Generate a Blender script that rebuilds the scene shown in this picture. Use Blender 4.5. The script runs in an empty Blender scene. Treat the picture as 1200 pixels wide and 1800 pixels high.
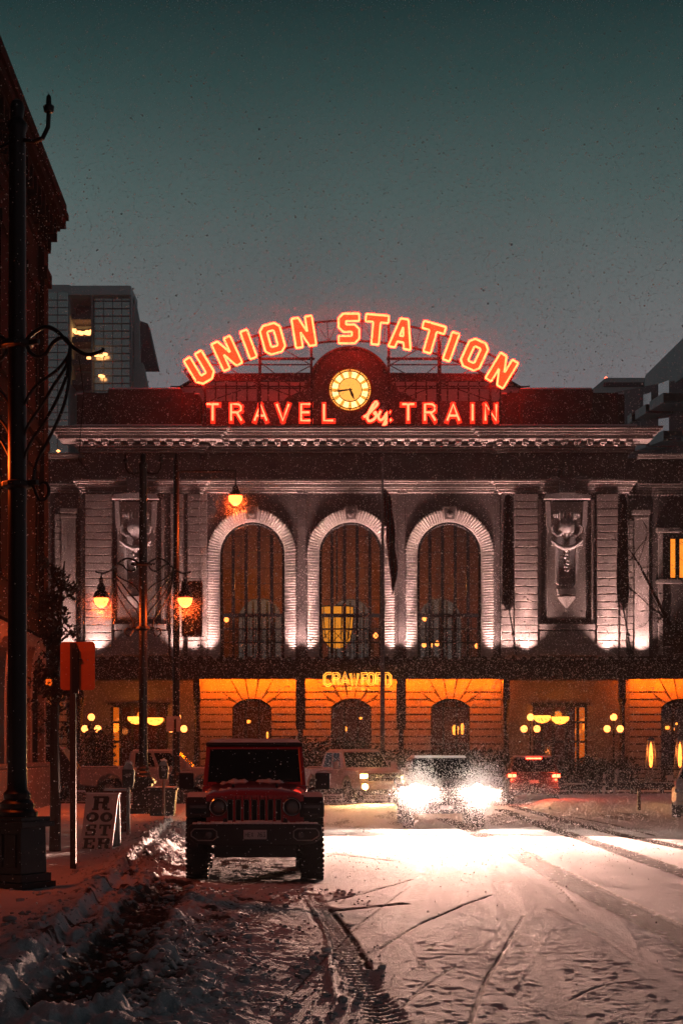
import bpy, math, random
import numpy as np
from mathutils import Vector, Matrix
random.seed(7); np.random.seed(7)
R = math.radians
sc = bpy.context.scene
C = sc.collection

# ------------------------------------------------------------------ camera
F = 3200.0                       # focal length in photo pixels (photo 1200 x 1800), horizon at row 1322
CAMZ = 1.8
cam = bpy.data.cameras.new('camera'); camo = bpy.data.objects.new('camera', cam); C.objects.link(camo)
camo.location = (0, 0, CAMZ); camo.rotation_euler = (R(90), 0, 0)
cam.sensor_fit = 'VERTICAL'; cam.sensor_height = 36; cam.lens = F / 1800 * 36
cam.shift_y = (1322 - 900) / 1800
cam.clip_start = 0.1; cam.clip_end = 3000
sc.camera = camo

# ------------------------------------------------------------------ world: heavy dusk overcast
SUN_EL, SUN_ROT = R(1.5), R(200)
w = bpy.data.worlds.new('World'); sc.world = w; w.use_nodes = True
nt = w.node_tree; nt.nodes.clear()
out = nt.nodes.new('ShaderNodeOutputWorld'); bg = nt.nodes.new('ShaderNodeBackground')
sky = nt.nodes.new('ShaderNodeTexSky'); sky.sky_type = 'NISHITA'; sky.sun_disc = False
sky.sun_elevation = SUN_EL; sky.sun_rotation = SUN_ROT
tc = nt.nodes.new('ShaderNodeTexCoord'); sep = nt.nodes.new('ShaderNodeSeparateXYZ')
ramp = nt.nodes.new('ShaderNodeValToRGB')
nt.links.new(tc.outputs['Generated'], sep.inputs[0]); nt.links.new(sep.outputs['Z'], ramp.inputs[0])
el = ramp.color_ramp.elements
SKY = [(0.0, (0.215, 0.180, 0.200)), (0.16, (0.215, 0.182, 0.205)), (0.23, (0.148, 0.158, 0.162)), (0.29, (0.074, 0.115, 0.112)),
       (0.345, (0.026, 0.062, 0.060)), (0.385, (0.0060, 0.0280, 0.0290)), (0.55, (0.010, 0.022, 0.026)), (1.0, (0.012, 0.02, 0.025))]
el[0].position = SKY[0][0]; el[0].color = (*SKY[0][1], 1); el[1].position = 1.0; el[1].color = (*SKY[-1][1], 1)
for p, c in SKY[1:-1]:
    e = el.new(p); e.color = (*c, 1)
mixw = nt.nodes.new('ShaderNodeMix'); mixw.data_type = 'RGBA'; mixw.blend_type = 'ADD'; mixw.inputs[0].default_value = 0.004
cn = nt.nodes.new('ShaderNodeTexNoise'); cn.inputs['Scale'].default_value = 2.6; cn.inputs['Detail'].default_value = 5; cn.inputs['Roughness'].default_value = 0.55
cr = nt.nodes.new('ShaderNodeMapRange'); cr.inputs['From Min'].default_value = .3; cr.inputs['From Max'].default_value = .7; cr.inputs['To Min'].default_value = .84; cr.inputs['To Max'].default_value = 1.16
cm_ = nt.nodes.new('ShaderNodeVectorMath'); cm_.operation = 'SCALE'
nt.links.new(tc.outputs['Generated'], cn.inputs[0]); nt.links.new(cn.outputs[0], cr.inputs['Value']); nt.links.new(ramp.outputs[0], cm_.inputs[0]); nt.links.new(cr.outputs[0], cm_.inputs['Scale'])
nt.links.new(cm_.outputs[0], mixw.inputs[6]); nt.links.new(sky.outputs[0], mixw.inputs[7])
nt.links.new(mixw.outputs[2], bg.inputs[0])
mr = nt.nodes.new('ShaderNodeMapRange'); mr.inputs['From Min'].default_value = -0.6; mr.inputs['From Max'].default_value = 0.75   # brighter over the city centre, dimmer behind
mr.inputs['To Min'].default_value = 0.42; mr.inputs['To Max'].default_value = 1.0
nt.links.new(sep.outputs['Y'], mr.inputs['Value']); nt.links.new(mr.outputs[0], bg.inputs[1])
nt.links.new(bg.outputs[0], out.inputs[0])

sun = bpy.data.lights.new('sun', 'SUN'); sun.energy = 0.01; sun.angle = R(25); sun.color = (0.75, 0.85, 1)
suno = bpy.data.objects.new('sun', sun); C.objects.link(suno); suno.rotation_euler = (R(50), 0, R(-20))

sc.view_settings.view_transform = 'Standard'; sc.view_settings.look = 'None'
sc.view_settings.gamma = 1; sc.view_settings.exposure = 0
sc.render.engine = 'CYCLES'
sc.cycles.use_denoising = True
sc.cycles.max_bounces = 6; sc.cycles.diffuse_bounces = 3; sc.cycles.glossy_bounces = 3
sc.cycles.transmission_bounces = 3; sc.cycles.volume_bounces = 0; sc.cycles.transparent_max_bounces = 12
sc.cycles.sample_clamp_indirect = 4
sc.cycles.caustics_reflective = False; sc.cycles.caustics_refractive = False

# ------------------------------------------------------------------ helpers
def PX(px, Y): return (px - 600) / F * Y
def PZ(py, Y): return CAMZ - (py - 1322) / F * Y
def G(px, py, z=0.0):
    Y = (CAMZ - z) * F / (py - 1322); return ((px - 600) / F * Y, Y)

def tag(o, label=None, cat=None, group=None, kind=None):
    if label: o['label'] = label
    if cat: o['category'] = cat
    if group: o['group'] = group
    if kind: o['kind'] = kind
    return o
def empty(name, loc=(0, 0, 0), rz=0.0, label=None, cat=None, group=None, kind=None):
    o = bpy.data.objects.new(name, None); C.objects.link(o); o.location = loc; o.rotation_euler = (0, 0, rz)
    o.empty_display_size = 0.2
    return tag(o, label, cat, group, kind)
def copy_tree(o, parent=None):
    c = o.copy(); C.objects.link(c); c.parent = parent
    for ch in [x for x in C.objects if x.parent == o]: copy_tree(ch, c)
    return c

class MB:
    def __init__(s): s.v = []; s.f = []
    def add(s, vs, fs):
        n = len(s.v); s.v += [tuple(p) for p in vs]; s.f += [tuple(n + i for i in f) for f in fs]; return s
    def box(s, x0, x1, y0, y1, z0, z1):
        if x0 > x1: x0, x1 = x1, x0
        if y0 > y1: y0, y1 = y1, y0
        if z0 > z1: z0, z1 = z1, z0
        return s.add([(x0,y0,z0),(x1,y0,z0),(x1,y1,z0),(x0,y1,z0),(x0,y0,z1),(x1,y0,z1),(x1,y1,z1),(x0,y1,z1)],
              [(0,3,2,1),(4,5,6,7),(0,1,5,4),(1,2,6,5),(2,3,7,6),(3,0,4,7)])
    def hexa(s, p):   # 8 points: bottom 4 ccw, top 4
        return s.add(p, [(0,3,2,1),(4,5,6,7),(0,1,5,4),(1,2,6,5),(2,3,7,6),(3,0,4,7)])
    def prism(s, poly, a0, a1, axis='y'):
        # poly 2D list; axis y -> (x,z), axis x -> (y,z), axis z -> (x,y)
        def m(p, a):
            return (p[0], a, p[1]) if axis == 'y' else (a, p[0], p[1]) if axis == 'x' else (p[0], p[1], a)
        n = len(poly); vs = [m(p, a0) for p in poly] + [m(p, a1) for p in poly]
        fs = [tuple(range(n)), tuple(range(2*n - 1, n - 1, -1))] + [(i, i + n, (i + 1) % n + n, (i + 1) % n) for i in range(n)]
        return s.add(vs, fs)
    def tube(s, pts, r, n=8, closed=False):
        pts = [Vector(p) for p in pts]; m = len(pts)
        rs = r if isinstance(r, (list, tuple)) else [r] * m
        vs = []; prev = None
        for i, p in enumerate(pts):
            a = pts[i - 1] if (i > 0 or closed) else p; b = pts[(i + 1) % m] if (i < m - 1 or closed) else p
            t = (b - a)
            if t.length < 1e-9: t = Vector((0, 0, 1))
            t.normalize()
            if prev is None:
                u = t.orthogonal().normalized()
            else:
                u = prev - t * prev.dot(t)
                u = u.normalized() if u.length > 1e-6 else t.orthogonal().normalized()
            prev = u; v = t.cross(u)
            for k in range(n):
                an = 2 * math.pi * k / n
                vs.append(p + (u * math.cos(an) + v * math.sin(an)) * rs[i])
        fs = []
        rng = m if closed else m - 1
        for i in range(rng):
            j = (i + 1) % m
            for k in range(n):
                l = (k + 1) % n
                fs.append((i*n + k, i*n + l, j*n + l, j*n + k))
        if not closed:
            fs.append(tuple(range(n - 1, -1, -1))); fs.append(tuple((m - 1)*n + k for k in range(n)))
        return s.add(vs, fs)
    def lathe(s, prof, cx=0, cy=0, n=20, axis='z', cz=0):
        m = len(prof); vs = []
        for r, z in prof:
            for k in range(n):
                a = 2 * math.pi * (k + .5) / n
                if axis == 'z': vs.append((cx + r*math.cos(a), cy + r*math.sin(a), cz + z))
                elif axis == 'x': vs.append((cx + z, cy + r*math.cos(a), cz + r*math.sin(a)))
                else: vs.append((cx + r*math.cos(a), cy + z, cz + r*math.sin(a)))
        fs = []
        for i in range(m - 1):
            for k in range(n):
                l = (k + 1) % n; fs.append((i*n + k, i*n + l, (i+1)*n + l, (i+1)*n + k))
        if prof[0][0] > 1e-5: fs.append(tuple(range(n - 1, -1, -1)))
        if prof[-1][0] > 1e-5: fs.append(tuple((m-1)*n + k for k in range(n)))
        return s.add(vs, fs)
    def build(s, name, mat, parent=None, smooth=False, bevel=0, seg=2, auto=None):
        me = bpy.data.meshes.new(name); me.from_pydata(s.v, [], s.f); me.update()
        o = bpy.data.objects.new(name, me); C.objects.link(o)
        if mat: me.materials.append(mat)
        if parent: o.parent = parent
        if smooth:
            me.polygons.foreach_set('use_smooth', [True] * len(me.polygons))
            me.set_sharp_from_angle(angle=R(auto or 40))
        if bevel:
            b = o.modifiers.new('b', 'BEVEL'); b.width = bevel; b.segments = seg; b.limit_method = 'ANGLE'; b.angle_limit = R(35)
        return o

def catmull(pts, n=6):
    P = [Vector(p) for p in pts]; P = [P[0]*2 - P[1]] + P + [P[-1]*2 - P[-2]]; o = []
    for i in range(1, len(P) - 2):
        for k in range(n):
            t = k / n
            o.append(0.5*((2*P[i]) + (-P[i-1] + P[i+1])*t + (2*P[i-1] - 5*P[i] + 4*P[i+1] - P[i+2])*t*t + (-P[i-1] + 3*P[i] - 3*P[i+1] + P[i+2])*t**3))
    o.append(P[-2]); return o

# ------------------------------------------------------------------ materials
def mat(name, col, rough=0.7, metal=0.0, noise=None, bump=0.0, bscale=20.0, spec=0.5, coat=0.0, col2=None, nscale=3.0, stretch=None, sub=0):
    m = bpy.data.materials.new(name); m.use_nodes = True; t = m.node_tree; b = t.nodes['Principled BSDF']
    b.inputs['Roughness'].default_value = rough; b.inputs['Metallic'].default_value = metal
    b.inputs['Specular IOR Level'].default_value = spec; b.inputs['Coat Weight'].default_value = coat
    b.inputs['Base Color'].default_value = (*col, 1)
    tcn = t.nodes.new('ShaderNodeTexCoord'); mp = t.nodes.new('ShaderNodeMapping'); t.links.new(tcn.outputs['Object'], mp.inputs[0])
    if stretch: mp.inputs['Scale'].default_value = stretch
    if col2 is not None:
        n = t.nodes.new('ShaderNodeTexNoise'); n.inputs['Scale'].default_value = nscale; n.inputs['Detail'].default_value = 8
        n.inputs['Roughness'].default_value = 0.65
        r = t.nodes.new('ShaderNodeValToRGB'); r.color_ramp.elements[0].position = 0.35; r.color_ramp.elements[1].position = 0.68
        r.color_ramp.elements[0].color = (*col, 1); r.color_ramp.elements[1].color = (*col2, 1)
        t.links.new(mp.outputs[0], n.inputs[0]); t.links.new(n.outputs[0], r.inputs[0]); t.links.new(r.outputs[0], b.inputs['Base Color'])
    if bump:
        n2 = t.nodes.new('ShaderNodeTexNoise'); n2.inputs['Scale'].default_value = bscale; n2.inputs['Detail'].default_value = 6
        bp = t.nodes.new('ShaderNodeBump'); bp.inputs['Strength'].default_value = 0.7; bp.inputs['Distance'].default_value = bump
        t.links.new(mp.outputs[0], n2.inputs[0]); t.links.new(n2.outputs[0], bp.inputs['Height']); t.links.new(bp.outputs[0], b.inputs['Normal'])
    return m
def emit(name, col, k=1.0):
    m = bpy.data.materials.new(name); m.use_nodes = True; t = m.node_tree; b = t.nodes['Principled BSDF']
    b.inputs['Base Color'].default_value = (*[min(.1, c*.1) for c in col], 1); b.inputs['Emission Color'].default_value = (*col, 1)
    b.inputs['Emission Strength'].default_value = k; b.inputs['Roughness'].default_value = 0.5
    return m
def glass(name, tint=(0.6, 0.6, 0.6), gl=0.12, rough=0.05):
    m = bpy.data.materials.new(name); m.use_nodes = True; t = m.node_tree; t.nodes.clear()
    o = t.nodes.new('ShaderNodeOutputMaterial'); tr = t.nodes.new('ShaderNodeBsdfTransparent'); gs = t.nodes.new('ShaderNodeBsdfGlossy')
    mx = t.nodes.new('ShaderNodeMixShader'); tr.inputs[0].default_value = (*tint, 1); gs.inputs['Roughness'].default_value = rough
    mx.inputs[0].default_value = gl; t.links.new(tr.outputs[0], mx.inputs[1]); t.links.new(gs.outputs[0], mx.inputs[2]); t.links.new(mx.outputs[0], o.inputs[0])
    return m
M = {}
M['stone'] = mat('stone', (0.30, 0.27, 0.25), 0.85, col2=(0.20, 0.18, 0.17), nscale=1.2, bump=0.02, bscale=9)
M['stone_dark'] = mat('darkened_stone', (0.105, 0.091, 0.087), 0.9, col2=(0.045, 0.04, 0.04), nscale=0.8, bump=0.03, bscale=5)  # stone darkened to deepen the shade between the uplit parts
M['stone_dim'] = mat('dimmed_stone', (0.075, 0.065, 0.063), 0.9, col2=(0.035, 0.031, 0.031), nscale=0.9, bump=0.03, bscale=5)  # stone darkened on parapet and clock gable to offset the neon spill
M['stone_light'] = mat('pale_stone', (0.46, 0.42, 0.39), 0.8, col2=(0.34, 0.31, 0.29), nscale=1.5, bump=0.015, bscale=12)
M['plaza'] = mat('paving', (0.07, 0.068, 0.07), 0.5, col2=(0.13, 0.125, 0.13), nscale=0.35, bump=0.01)
M['ground'] = mat('snowy_ground', (0.50, 0.50, 0.52), 0.8, col2=(0.22, 0.22, 0.23), nscale=0.25, bump=0.05, bscale=3)
M['iron'] = mat('black_iron', (0.012, 0.012, 0.013), 0.42, 0.3, bump=0.002, bscale=60)
M['steel'] = mat('dark_steel', (0.045, 0.025, 0.028), 0.55, 0.5, col2=(0.02, 0.014, 0.016), nscale=4)
M['galv'] = mat('galvanised', (0.30, 0.29, 0.28), 0.5, 0.7, col2=(0.2, 0.2, 0.2), nscale=9)
M['snow'] = mat('snow', (0.78, 0.79, 0.82), 0.9, spec=.08, bump=0.02, bscale=25, col2=(0.70, 0.71, 0.74), nscale=6)
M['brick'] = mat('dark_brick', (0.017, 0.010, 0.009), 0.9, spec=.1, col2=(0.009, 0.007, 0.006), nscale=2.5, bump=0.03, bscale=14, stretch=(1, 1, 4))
M['sandstone'] = mat('sandstone', (0.20, 0.165, 0.145), 0.85, col2=(0.10, 0.085, 0.075), nscale=1.4, bump=0.03, bscale=6)
M['canopy'] = mat('canopy_iron', (0.02, 0.02, 0.02), 0.5, 0.2, col2=(0.035, 0.032, 0.03), nscale=3)
M['red_paint'] = mat('red_paint', (0.33, 0.011, 0.013), 0.3, 0.1, coat=0.7, spec=0.5)
M['plastic'] = mat('black_plastic', (0.012, 0.012, 0.013), 0.5, bump=0.001, bscale=80)
M['rubber'] = mat('rubber', (0.013, 0.013, 0.014), 0.8, bump=0.008, bscale=50)
M['rim'] = mat('alloy', (0.25, 0.25, 0.26), 0.35, 0.8)
M['chrome'] = mat('chrome', (0.6, 0.6, 0.6), 0.15, 1.0)
M['carglass'] = mat('car_glass', (0.006, 0.008, 0.010), 0.15, spec=0.3)
M['oldglass'] = mat('dark_shop_glass', (0.006, 0.006, 0.007), 0.8, spec=0.03)
M['dark_lens'] = mat('dark_lamp_lens', (0.10, 0.10, 0.105), 0.15, 0.2, bump=0.004, bscale=40)
M['lens'] = mat('lamp_lens', (0.35, 0.35, 0.36), 0.12, 0.3, bump=0.004, bscale=40)
M['white_paint'] = mat('white_paint', (0.66, 0.64, 0.64), 0.32, coat=0.5, col2=(0.52, 0.50, 0.50), nscale=1.5)
M['silver_paint'] = mat('grey_paint', (0.44, 0.48, 0.54), 0.4, 0.1, coat=0.5, col2=(0.34, 0.37, 0.42), nscale=1.3)
M['dark_paint'] = mat('dark_paint', (0.03, 0.03, 0.035), 0.3, 0.2, coat=0.5)
M['black_red'] = mat('dark_red_paint', (0.05, 0.012, 0.012), 0.35, 0.1, coat=0.4)
M['bark'] = mat('bark', (0.045, 0.03, 0.022), 0.9, bump=0.02, bscale=30)
M['leaf'] = mat('dry_leaf', (0.035, 0.022, 0.015), 0.7, col2=(0.07, 0.045, 0.03), nscale=3)
M['hedge'] = mat('evergreen', (0.018, 0.025, 0.014), 0.7, col2=(0.05, 0.055, 0.04), nscale=2)
M['cloth'] = mat('dark_cloth', (0.03, 0.012, 0.013), 0.8, col2=(0.015, 0.01, 0.012), nscale=1.5)
M['orange'] = mat('orange_tinted_metal', (0.60, 0.15, 0.035), 0.55, 0.1, col2=(0.46, 0.11, 0.03), nscale=5)  # sign plate's orange lamplight put into the colour; box stripe shares it
M['whitep'] = mat('white_enamel', (0.6, 0.6, 0.62), 0.5)
M['board'] = mat('sign_board', (0.50, 0.50, 0.52), 0.6, col2=(0.40, 0.40, 0.42), nscale=6)
M['ink'] = mat('black_ink', (0.012, 0.012, 0.013), 0.6)
M['redbox'] = mat('red_box', (0.20, 0.02, 0.012), 0.5, col2=(0.12, 0.014, 0.01), nscale=6)
M['glass'] = glass('window_glass', (0.75, 0.72, 0.68), 0.10)
M['tower_glass'] = mat('curtain_glass', (0.42, 0.56, 0.56), 0.22, 0.85, col2=(0.55, 0.68, 0.67), nscale=0.12)
M['tower_frame'] = mat('concrete', (0.52, 0.72, 0.72), 0.8, col2=(0.44, 0.62, 0.62), nscale=0.5)
M['tower_dark'] = mat('dark_cladding', (0.11, 0.115, 0.13), 0.7, col2=(0.08, 0.085, 0.10), nscale=0.5)
M['hallwall'] = mat('hall_plaster', (0.30, 0.15, 0.07), 0.8, col2=(0.2, 0.09, 0.04), nscale=0.8)
M['skylight'] = mat('frosted_skylight', (0.42, 0.44, 0.46), 0.3, col2=(0.34, 0.36, 0.38), nscale=0.6)
# light givers
M['tube'] = emit('neon_tube', (1.0, 0.0155, 0.0045), 66.0)
M['face'] = emit('neon_face', (1.0, 0.14, 0.03), 0.8)
M['tube2'] = emit('red_neon_tube', (1.0, 0.026, 0.010), 27.0)
M['face2'] = emit('red_channel', (1.0, 0.03, 0.01), 1.2)
M['amber_tube'] = emit('amber_neon', (1.0, 0.30, 0.03), 3.6)
M['bulb'] = emit('sodium_bulb', (1.0, 0.055, 0.010), 26.0)
M['globe'] = emit('globe_glow', (1.0, 0.25, 0.05), 6.0)
M['pendant'] = emit('pendant_glow', (1.0, 0.25, 0.03), 5.0)
M['amber'] = emit('lit_room', (1.0, 0.17, 0.008), 0.85)
M['amber_dim'] = emit('dim_room', (1.0, 0.15, 0.01), 0.02)
M['amber_bright'] = emit('chandelier_glow', (1.0, 0.33, 0.02), 1.1)
M['flame'] = emit('flame', (1.0, 0.20, 0.03), 6.0)
M['clock_hot'] = emit('clock_back_light', (1.0, 0.60, 0.19), 3.0)
M['clock_warm'] = emit('clock_dial_light', (1.0, 0.36, 0.05), 1.8)
M['clock_mid'] = emit('clock_centre_light', (1.0, 0.42, 0.075), 1.3)
M['head'] = emit('headlamp', (1.0, 0.78, 0.62), 2800.0)
M['head_y'] = emit('amber_headlamp', (1.0, 0.36, 0.07), 170.0)
M['tail'] = emit('tail_lamp', (1.0, 0.03, 0.012), 40.0)
M['far_bulb'] = emit('far_bulb', (1.0, 0.33, 0.10), 5.0)
M['far_red'] = emit('beacon', (1.0, 0.12, 0.06), 6.0)
def spot(name, loc, target, power, ang, blend, col, rad, parent=None):
    l = bpy.data.lights.new(name, 'SPOT'); l.energy = power; l.spot_size = R(ang); l.spot_blend = blend; l.color = col; l.shadow_soft_size = rad
    o = bpy.data.objects.new(name, l); C.objects.link(o); o.location = loc
    d = Vector(target) - Vector(loc); o.rotation_euler = d.to_track_quat('-Z', 'Y').to_euler()
    if parent: o.parent = parent
    return o
def point(name, loc, power, col, rad, parent=None):
    l = bpy.data.lights.new(name, 'POINT'); l.energy = power; l.color = col; l.shadow_soft_size = rad
    o = bpy.data.objects.new(name, l); C.objects.link(o); o.location = loc
    if parent: o.parent = parent
    return o
# ================================================================== GROUND (height field in world metres)
def vnoise(x, y, seed=0):
    xi = np.floor(x).astype(np.int64); yi = np.floor(y).astype(np.int64); xf = x - xi; yf = y - yi
    def h(a, b):
        n = (a * 374761393 + b * 668265263 + seed * 982451653) & 0xffffffff
        n = ((n ^ (n >> 13)) * 1274126177) & 0xffffffff
        return ((n ^ (n >> 16)) & 0xffffff) / float(0xffffff)
    u = xf*xf*(3 - 2*xf); v = yf*yf*(3 - 2*yf)
    return (h(xi, yi)*(1-u) + h(xi+1, yi)*u)*(1-v) + (h(xi, yi+1)*(1-u) + h(xi+1, yi+1)*u)*v
def fbm(x, y, o=4, seed=0, g=0.5):
    s = 0; a = 1; t = 0; x, y = x*.88 - y*.47, x*.47 + y*.88
    for i in range(o):
        s = s + a * vnoise(x, y, seed + i); t += a; a *= g; x, y = (x*.80 - y*.60)*2.03 + 17.1, (x*.60 + y*.80)*2.03 + 9.7
    return s / t
def billow(x, y, o=3, seed=0):
    s = 0; a = 1; t = 0
    for i in range(o):
        s = s + a * (1 - np.abs(2*vnoise(x, y, seed + i) - 1)); t += a; a *= .5; x, y = (x*.80 - y*.60)*2.1 + 5, (x*.60 + y*.80)*2.1 + 3
    return s / t
def ss(a, b, x):
    t = np.clip((x - a) / (b - a), 0, 1); return t*t*(3 - 2*t)
def KERB(y): return -2.9 - 0.055 * (y - 24)
def pdist(x, y, pts):
    d = np.full(x.shape, 1e9); along = np.zeros(x.shape); acc = 0; side = np.zeros(x.shape)
    for (ax, ay), (bx, by) in zip(pts[:-1], pts[1:]):
        vx, vy = bx-ax, by-ay; L = math.hypot(vx, vy)
        t = np.clip(((x-ax)*vx + (y-ay)*vy) / (L*L), 0, 1)
        dd = np.hypot(x - ax - t*vx, y - ay - t*vy); m = dd < d
        sd = ((x-ax)*vy - (y-ay)*vx) / L
        d = np.where(m, dd, d); along = np.where(m, acc + t*L, along); side = np.where(m, sd, side); acc += L
    return d, along, side
def gp(*pp):
    w_ = [Vector((*G(*p), 0)) for p in pp]
    return [(v.x, v.y) for v in catmull(w_, 5)] if len(w_) > 2 else [(v.x, v.y) for v in w_]
RUTS = [  # points on the photo projected to the ground, width, depth, dirt
    (gp((310, 1560), (270, 1610), (225, 1680), (170, 1750), (90, 1815)), 0.27, 0.07, 0.8),
    (gp((665, 1672), (720, 1635), (800, 1600), (862, 1576)), 0.020, 0.022, 0.6),
    (gp((560, 1591), (640, 1572), (725, 1548)), 0.022, 0.022, 0.6),
    (gp((580, 1600), (618, 1650), (650, 1706)), 0.03, 0.018, 0.6),
    (gp((826, 1800), (850, 1730), (885, 1672), (918, 1612)), 0.018, 0.011, 0.6),
    (gp((905, 1740), (935, 1690), (965, 1645)), 0.016, -0.006, 0.0),
    (gp((535, 1580), (572, 1640), (578, 1700), (590, 1760)), 0.022, -0.02, 0.0),
    (gp((770, 1681), (840, 1681)), 0.03, 0.016, 0.4), (gp((945, 1677), (1010, 1679)), 0.03, 0.016, 0.4),
    (gp((586, 1604), (640, 1598), (712, 1590)), 0.075, 0.02, 0.7),
    (gp((575, 1488), (620, 1490), (680, 1496)), 0.06, 0.02, 0.5), (gp((575, 1502), (630, 1508), (690, 1515)), 0.06, 0.02, 0.5),
    (gp((1290, 1700), (1200, 1648), (1080, 1592), (970, 1535), (870, 1480), (780, 1440)), 0.22, 0.02, 1.0),
    (gp((1290, 1683), (1200, 1632), (1085, 1580), (975, 1524)), 0.045, 0.012, 0.75),
    (gp((1300, 1568), (1200, 1537), (1060, 1488), (960, 1455), (880, 1424)), 0.20, 0.018, 1.0),
    (gp((1300, 1515), (1200, 1492), (1060, 1462), (980, 1440), (900, 1418)), 0.18, 0.015, 0.95),
    (gp((960, 1600), (1040, 1640), (1130, 1700)), 0.03, 0.012, 0.25),
    (gp((1150, 1470), (1080, 1452), (1000, 1436)), 0.10, 0.015, 0.45),
    (gp((640, 1810), (690, 1690), (735, 1570), (770, 1470)), 0.13, 0.006, 0.16), (gp((1010, 1810), (945, 1690), (885, 1570), (850, 1480)), 0.13, 0.006, 0.16),
    (gp((1200, 1770), (1080, 1650), (960, 1560), (880, 1505)), 0.12, 0.006, 0.14),
    (gp((470, 1800), (560, 1700), (640, 1620), (720, 1560)), 0.014, 0.008, 0.4), (gp((700, 1780), (740, 1740), (800, 1700)), 0.013, 0.006, 0.3),
    (gp((1000, 1760), (1060, 1735), (1120, 1728)), 0.012, 0.006, 0.3), (gp((760, 1540), (830, 1548), (900, 1552)), 0.016, 0.008, 0.35),
    (gp((940, 1530), (990, 1570), (1020, 1606)), 0.013, 0.007, 0.35), (gp((600, 1530), (680, 1536), (740, 1540)), 0.018, 0.01, 0.4),
    (gp((1040, 1560), (1130, 1566), (1220, 1580)), 0.016, 0.008, 0.3), (gp((690, 1640), (720, 1665), (735, 1700)), 0.012, 0.006, 0.3),
    (gp((1080, 1610), (1110, 1650), (1125, 1690)), 0.011, -0.005, 0.0), (gp((820, 1690), (860, 1655), (890, 1610)), 0.011, -0.005, 0.0),
]
TREADS = [(gp((545, 1578), (590, 1650), (640, 1740), (690, 1810)), 0.13), (gp((470, 1600), (400, 1660), (300, 1740), (230, 1810)), 0.15),
          (gp((420, 1590), (350, 1650), (260, 1720), (150, 1815)), 0.12)]
def heights(x, y):
    k = KERB(y); near = ss(62, 57, y)
    dirt_shade = np.zeros(x.shape)
    z = 0.012 * fbm(x*0.9, y*0.5, 3, 3)
    # wind-rippled fresh snow on the carriageway
    fine = fbm(x*12, y*12, 3, 13)
    z = z + 0.0115 * np.maximum(fbm(x*17, y*9.5, 2, 11, .6) - .40, 0) * ss(40, 18, y) + 0.016 * fbm(x*5.5, y*2.2, 3, 14) * ss(17, 27, y) + 0.012 * fbm(x*5, y*1.8, 2, 15) + 0.003 * fine * ss(36, 18, y)
    # pavement left of the kerb
    side = ss(0.05, -0.05, x - k) * near
    z = z + side * (0.13 + 0.035*fbm(x*1.6, y*1.2, 3, 5))
    # ploughed bank along the kerb: lumpy blocks of snow
    dk = x - k
    wid = 0.55 + 0.45*ss(26, 15, y)
    c = 0.15 + 0.30*ss(28, 14, y)
    bm = np.exp(-((dk - c)/wid)**2*1.3) * ss(47, 40, y) * near
    lum = billow(x*3.2, y*2.4, 3, 21); lum2 = fbm(x*9, y*8, 4, 31, .6)
    chunk = ss(0.45, 0.75, fbm(x*5.5, y*4.5, 2, 44))
    z = z + bm * (0.04 + 0.13*lum**2 + 0.09*lum2 + 0.07*chunk + 0.03*fine)
    # churned snow between the bank, the parked car and the tyre tracks
    jm = ss(1.05, 0.1, x + 0.10*(y-12)*0.3) * ss(-2.7, -1.9, dk - 2.4) * ss(24.6, 22.5, y)
    jm = np.clip(ss(0.7, -0.9, x - (-0.65 + 0.03*(y-18))) * ss(25.0, 23.4, y) * ss(0.2, 0.8, dk), 0, 1)
    rough = fbm(x*2.3, y*1.7, 4, 51); rid = billow(x*1.7 + y*0.4, y*0.75, 3, 52)
    z = z + jm * (0.05*rid**3 + 0.035*ss(0.5, 0.8, fbm(x*6, y*4, 3, 53)) * ss(0.45, 0.7, rough) + 0.045*lum2 + 0.02*fine)
    dirt_shade = np.maximum(dirt_shade, jm * ss(0.52, 0.75, fbm(x*2.6, y*1.6, 4, 61)) * 0.6)
    dirt_shade = np.maximum(dirt_shade, bm * ss(0.55, 0.8, fbm(x*3.5, y*3, 3, 62)) * 0.55)
    # ground under and behind the parked car, shade painted into its colour
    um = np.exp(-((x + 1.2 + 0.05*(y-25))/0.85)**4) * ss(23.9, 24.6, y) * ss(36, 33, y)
    z = z + um * (0.05*lum); dirt_shade = np.maximum(dirt_shade, um * (0.55 + 0.45*ss(0.3, 0.6, lum2)))
    # low snow heap on the far right island, and snow left by the cross street
    im = ss(9.2, 10.2, x - 0.0) * ss(26, 24, x) * ss(50, 54, y) * ss(73, 68, y)
    im = im + ss(6.2, 7.0, x) * ss(56, 60, y) * ss(73, 68, y) * (1 - im)
    z = z + im * (0.14 + 0.10*fbm(x*1.5, y*0.8, 3, 71))
    dirt_shade = dirt_shade * (1 - im)
    for pts, wd, dp, dr in RUTS:
        d, al, sd = pdist(x, y, pts)
        m = np.exp(-(d/wd)**4) if wd > 0.1 else np.exp(-(d/wd)**2)
        edge = np.exp(-((d - wd*1.25)/(wd*0.45))**2)
        if dp > 0: z = z*(1 - 0.45*m) - dp*m*0.35 + edge*dp*0.15*(0.4 + lum2)
        else: z = z - dp*m
        dirt_shade = np.maximum(dirt_shade, m * dr * ss(0.1, 0.45, fbm(x*7, y*3.5, 3, 81)))
    for pts, wd in TREADS:
        d, al, sd = pdist(x, y, pts)
        m = np.exp(-(d/wd)**6)
        z = z - m*0.012 - m*0.018*(np.sin(al*34 + 3*np.abs(sd)/wd) > 0.2)*(np.abs(np.sin(sd/wd*4)) > 0.35)
        dirt_shade = np.maximum(dirt_shade, m*0.35*(np.sin(al*34 + 3*np.abs(sd)/wd) > 0.2))
    # asphalt of the cross street shows through the slush
    xm = ss(58, 63, y) * ss(84, 80, y) * (1 - im)
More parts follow.
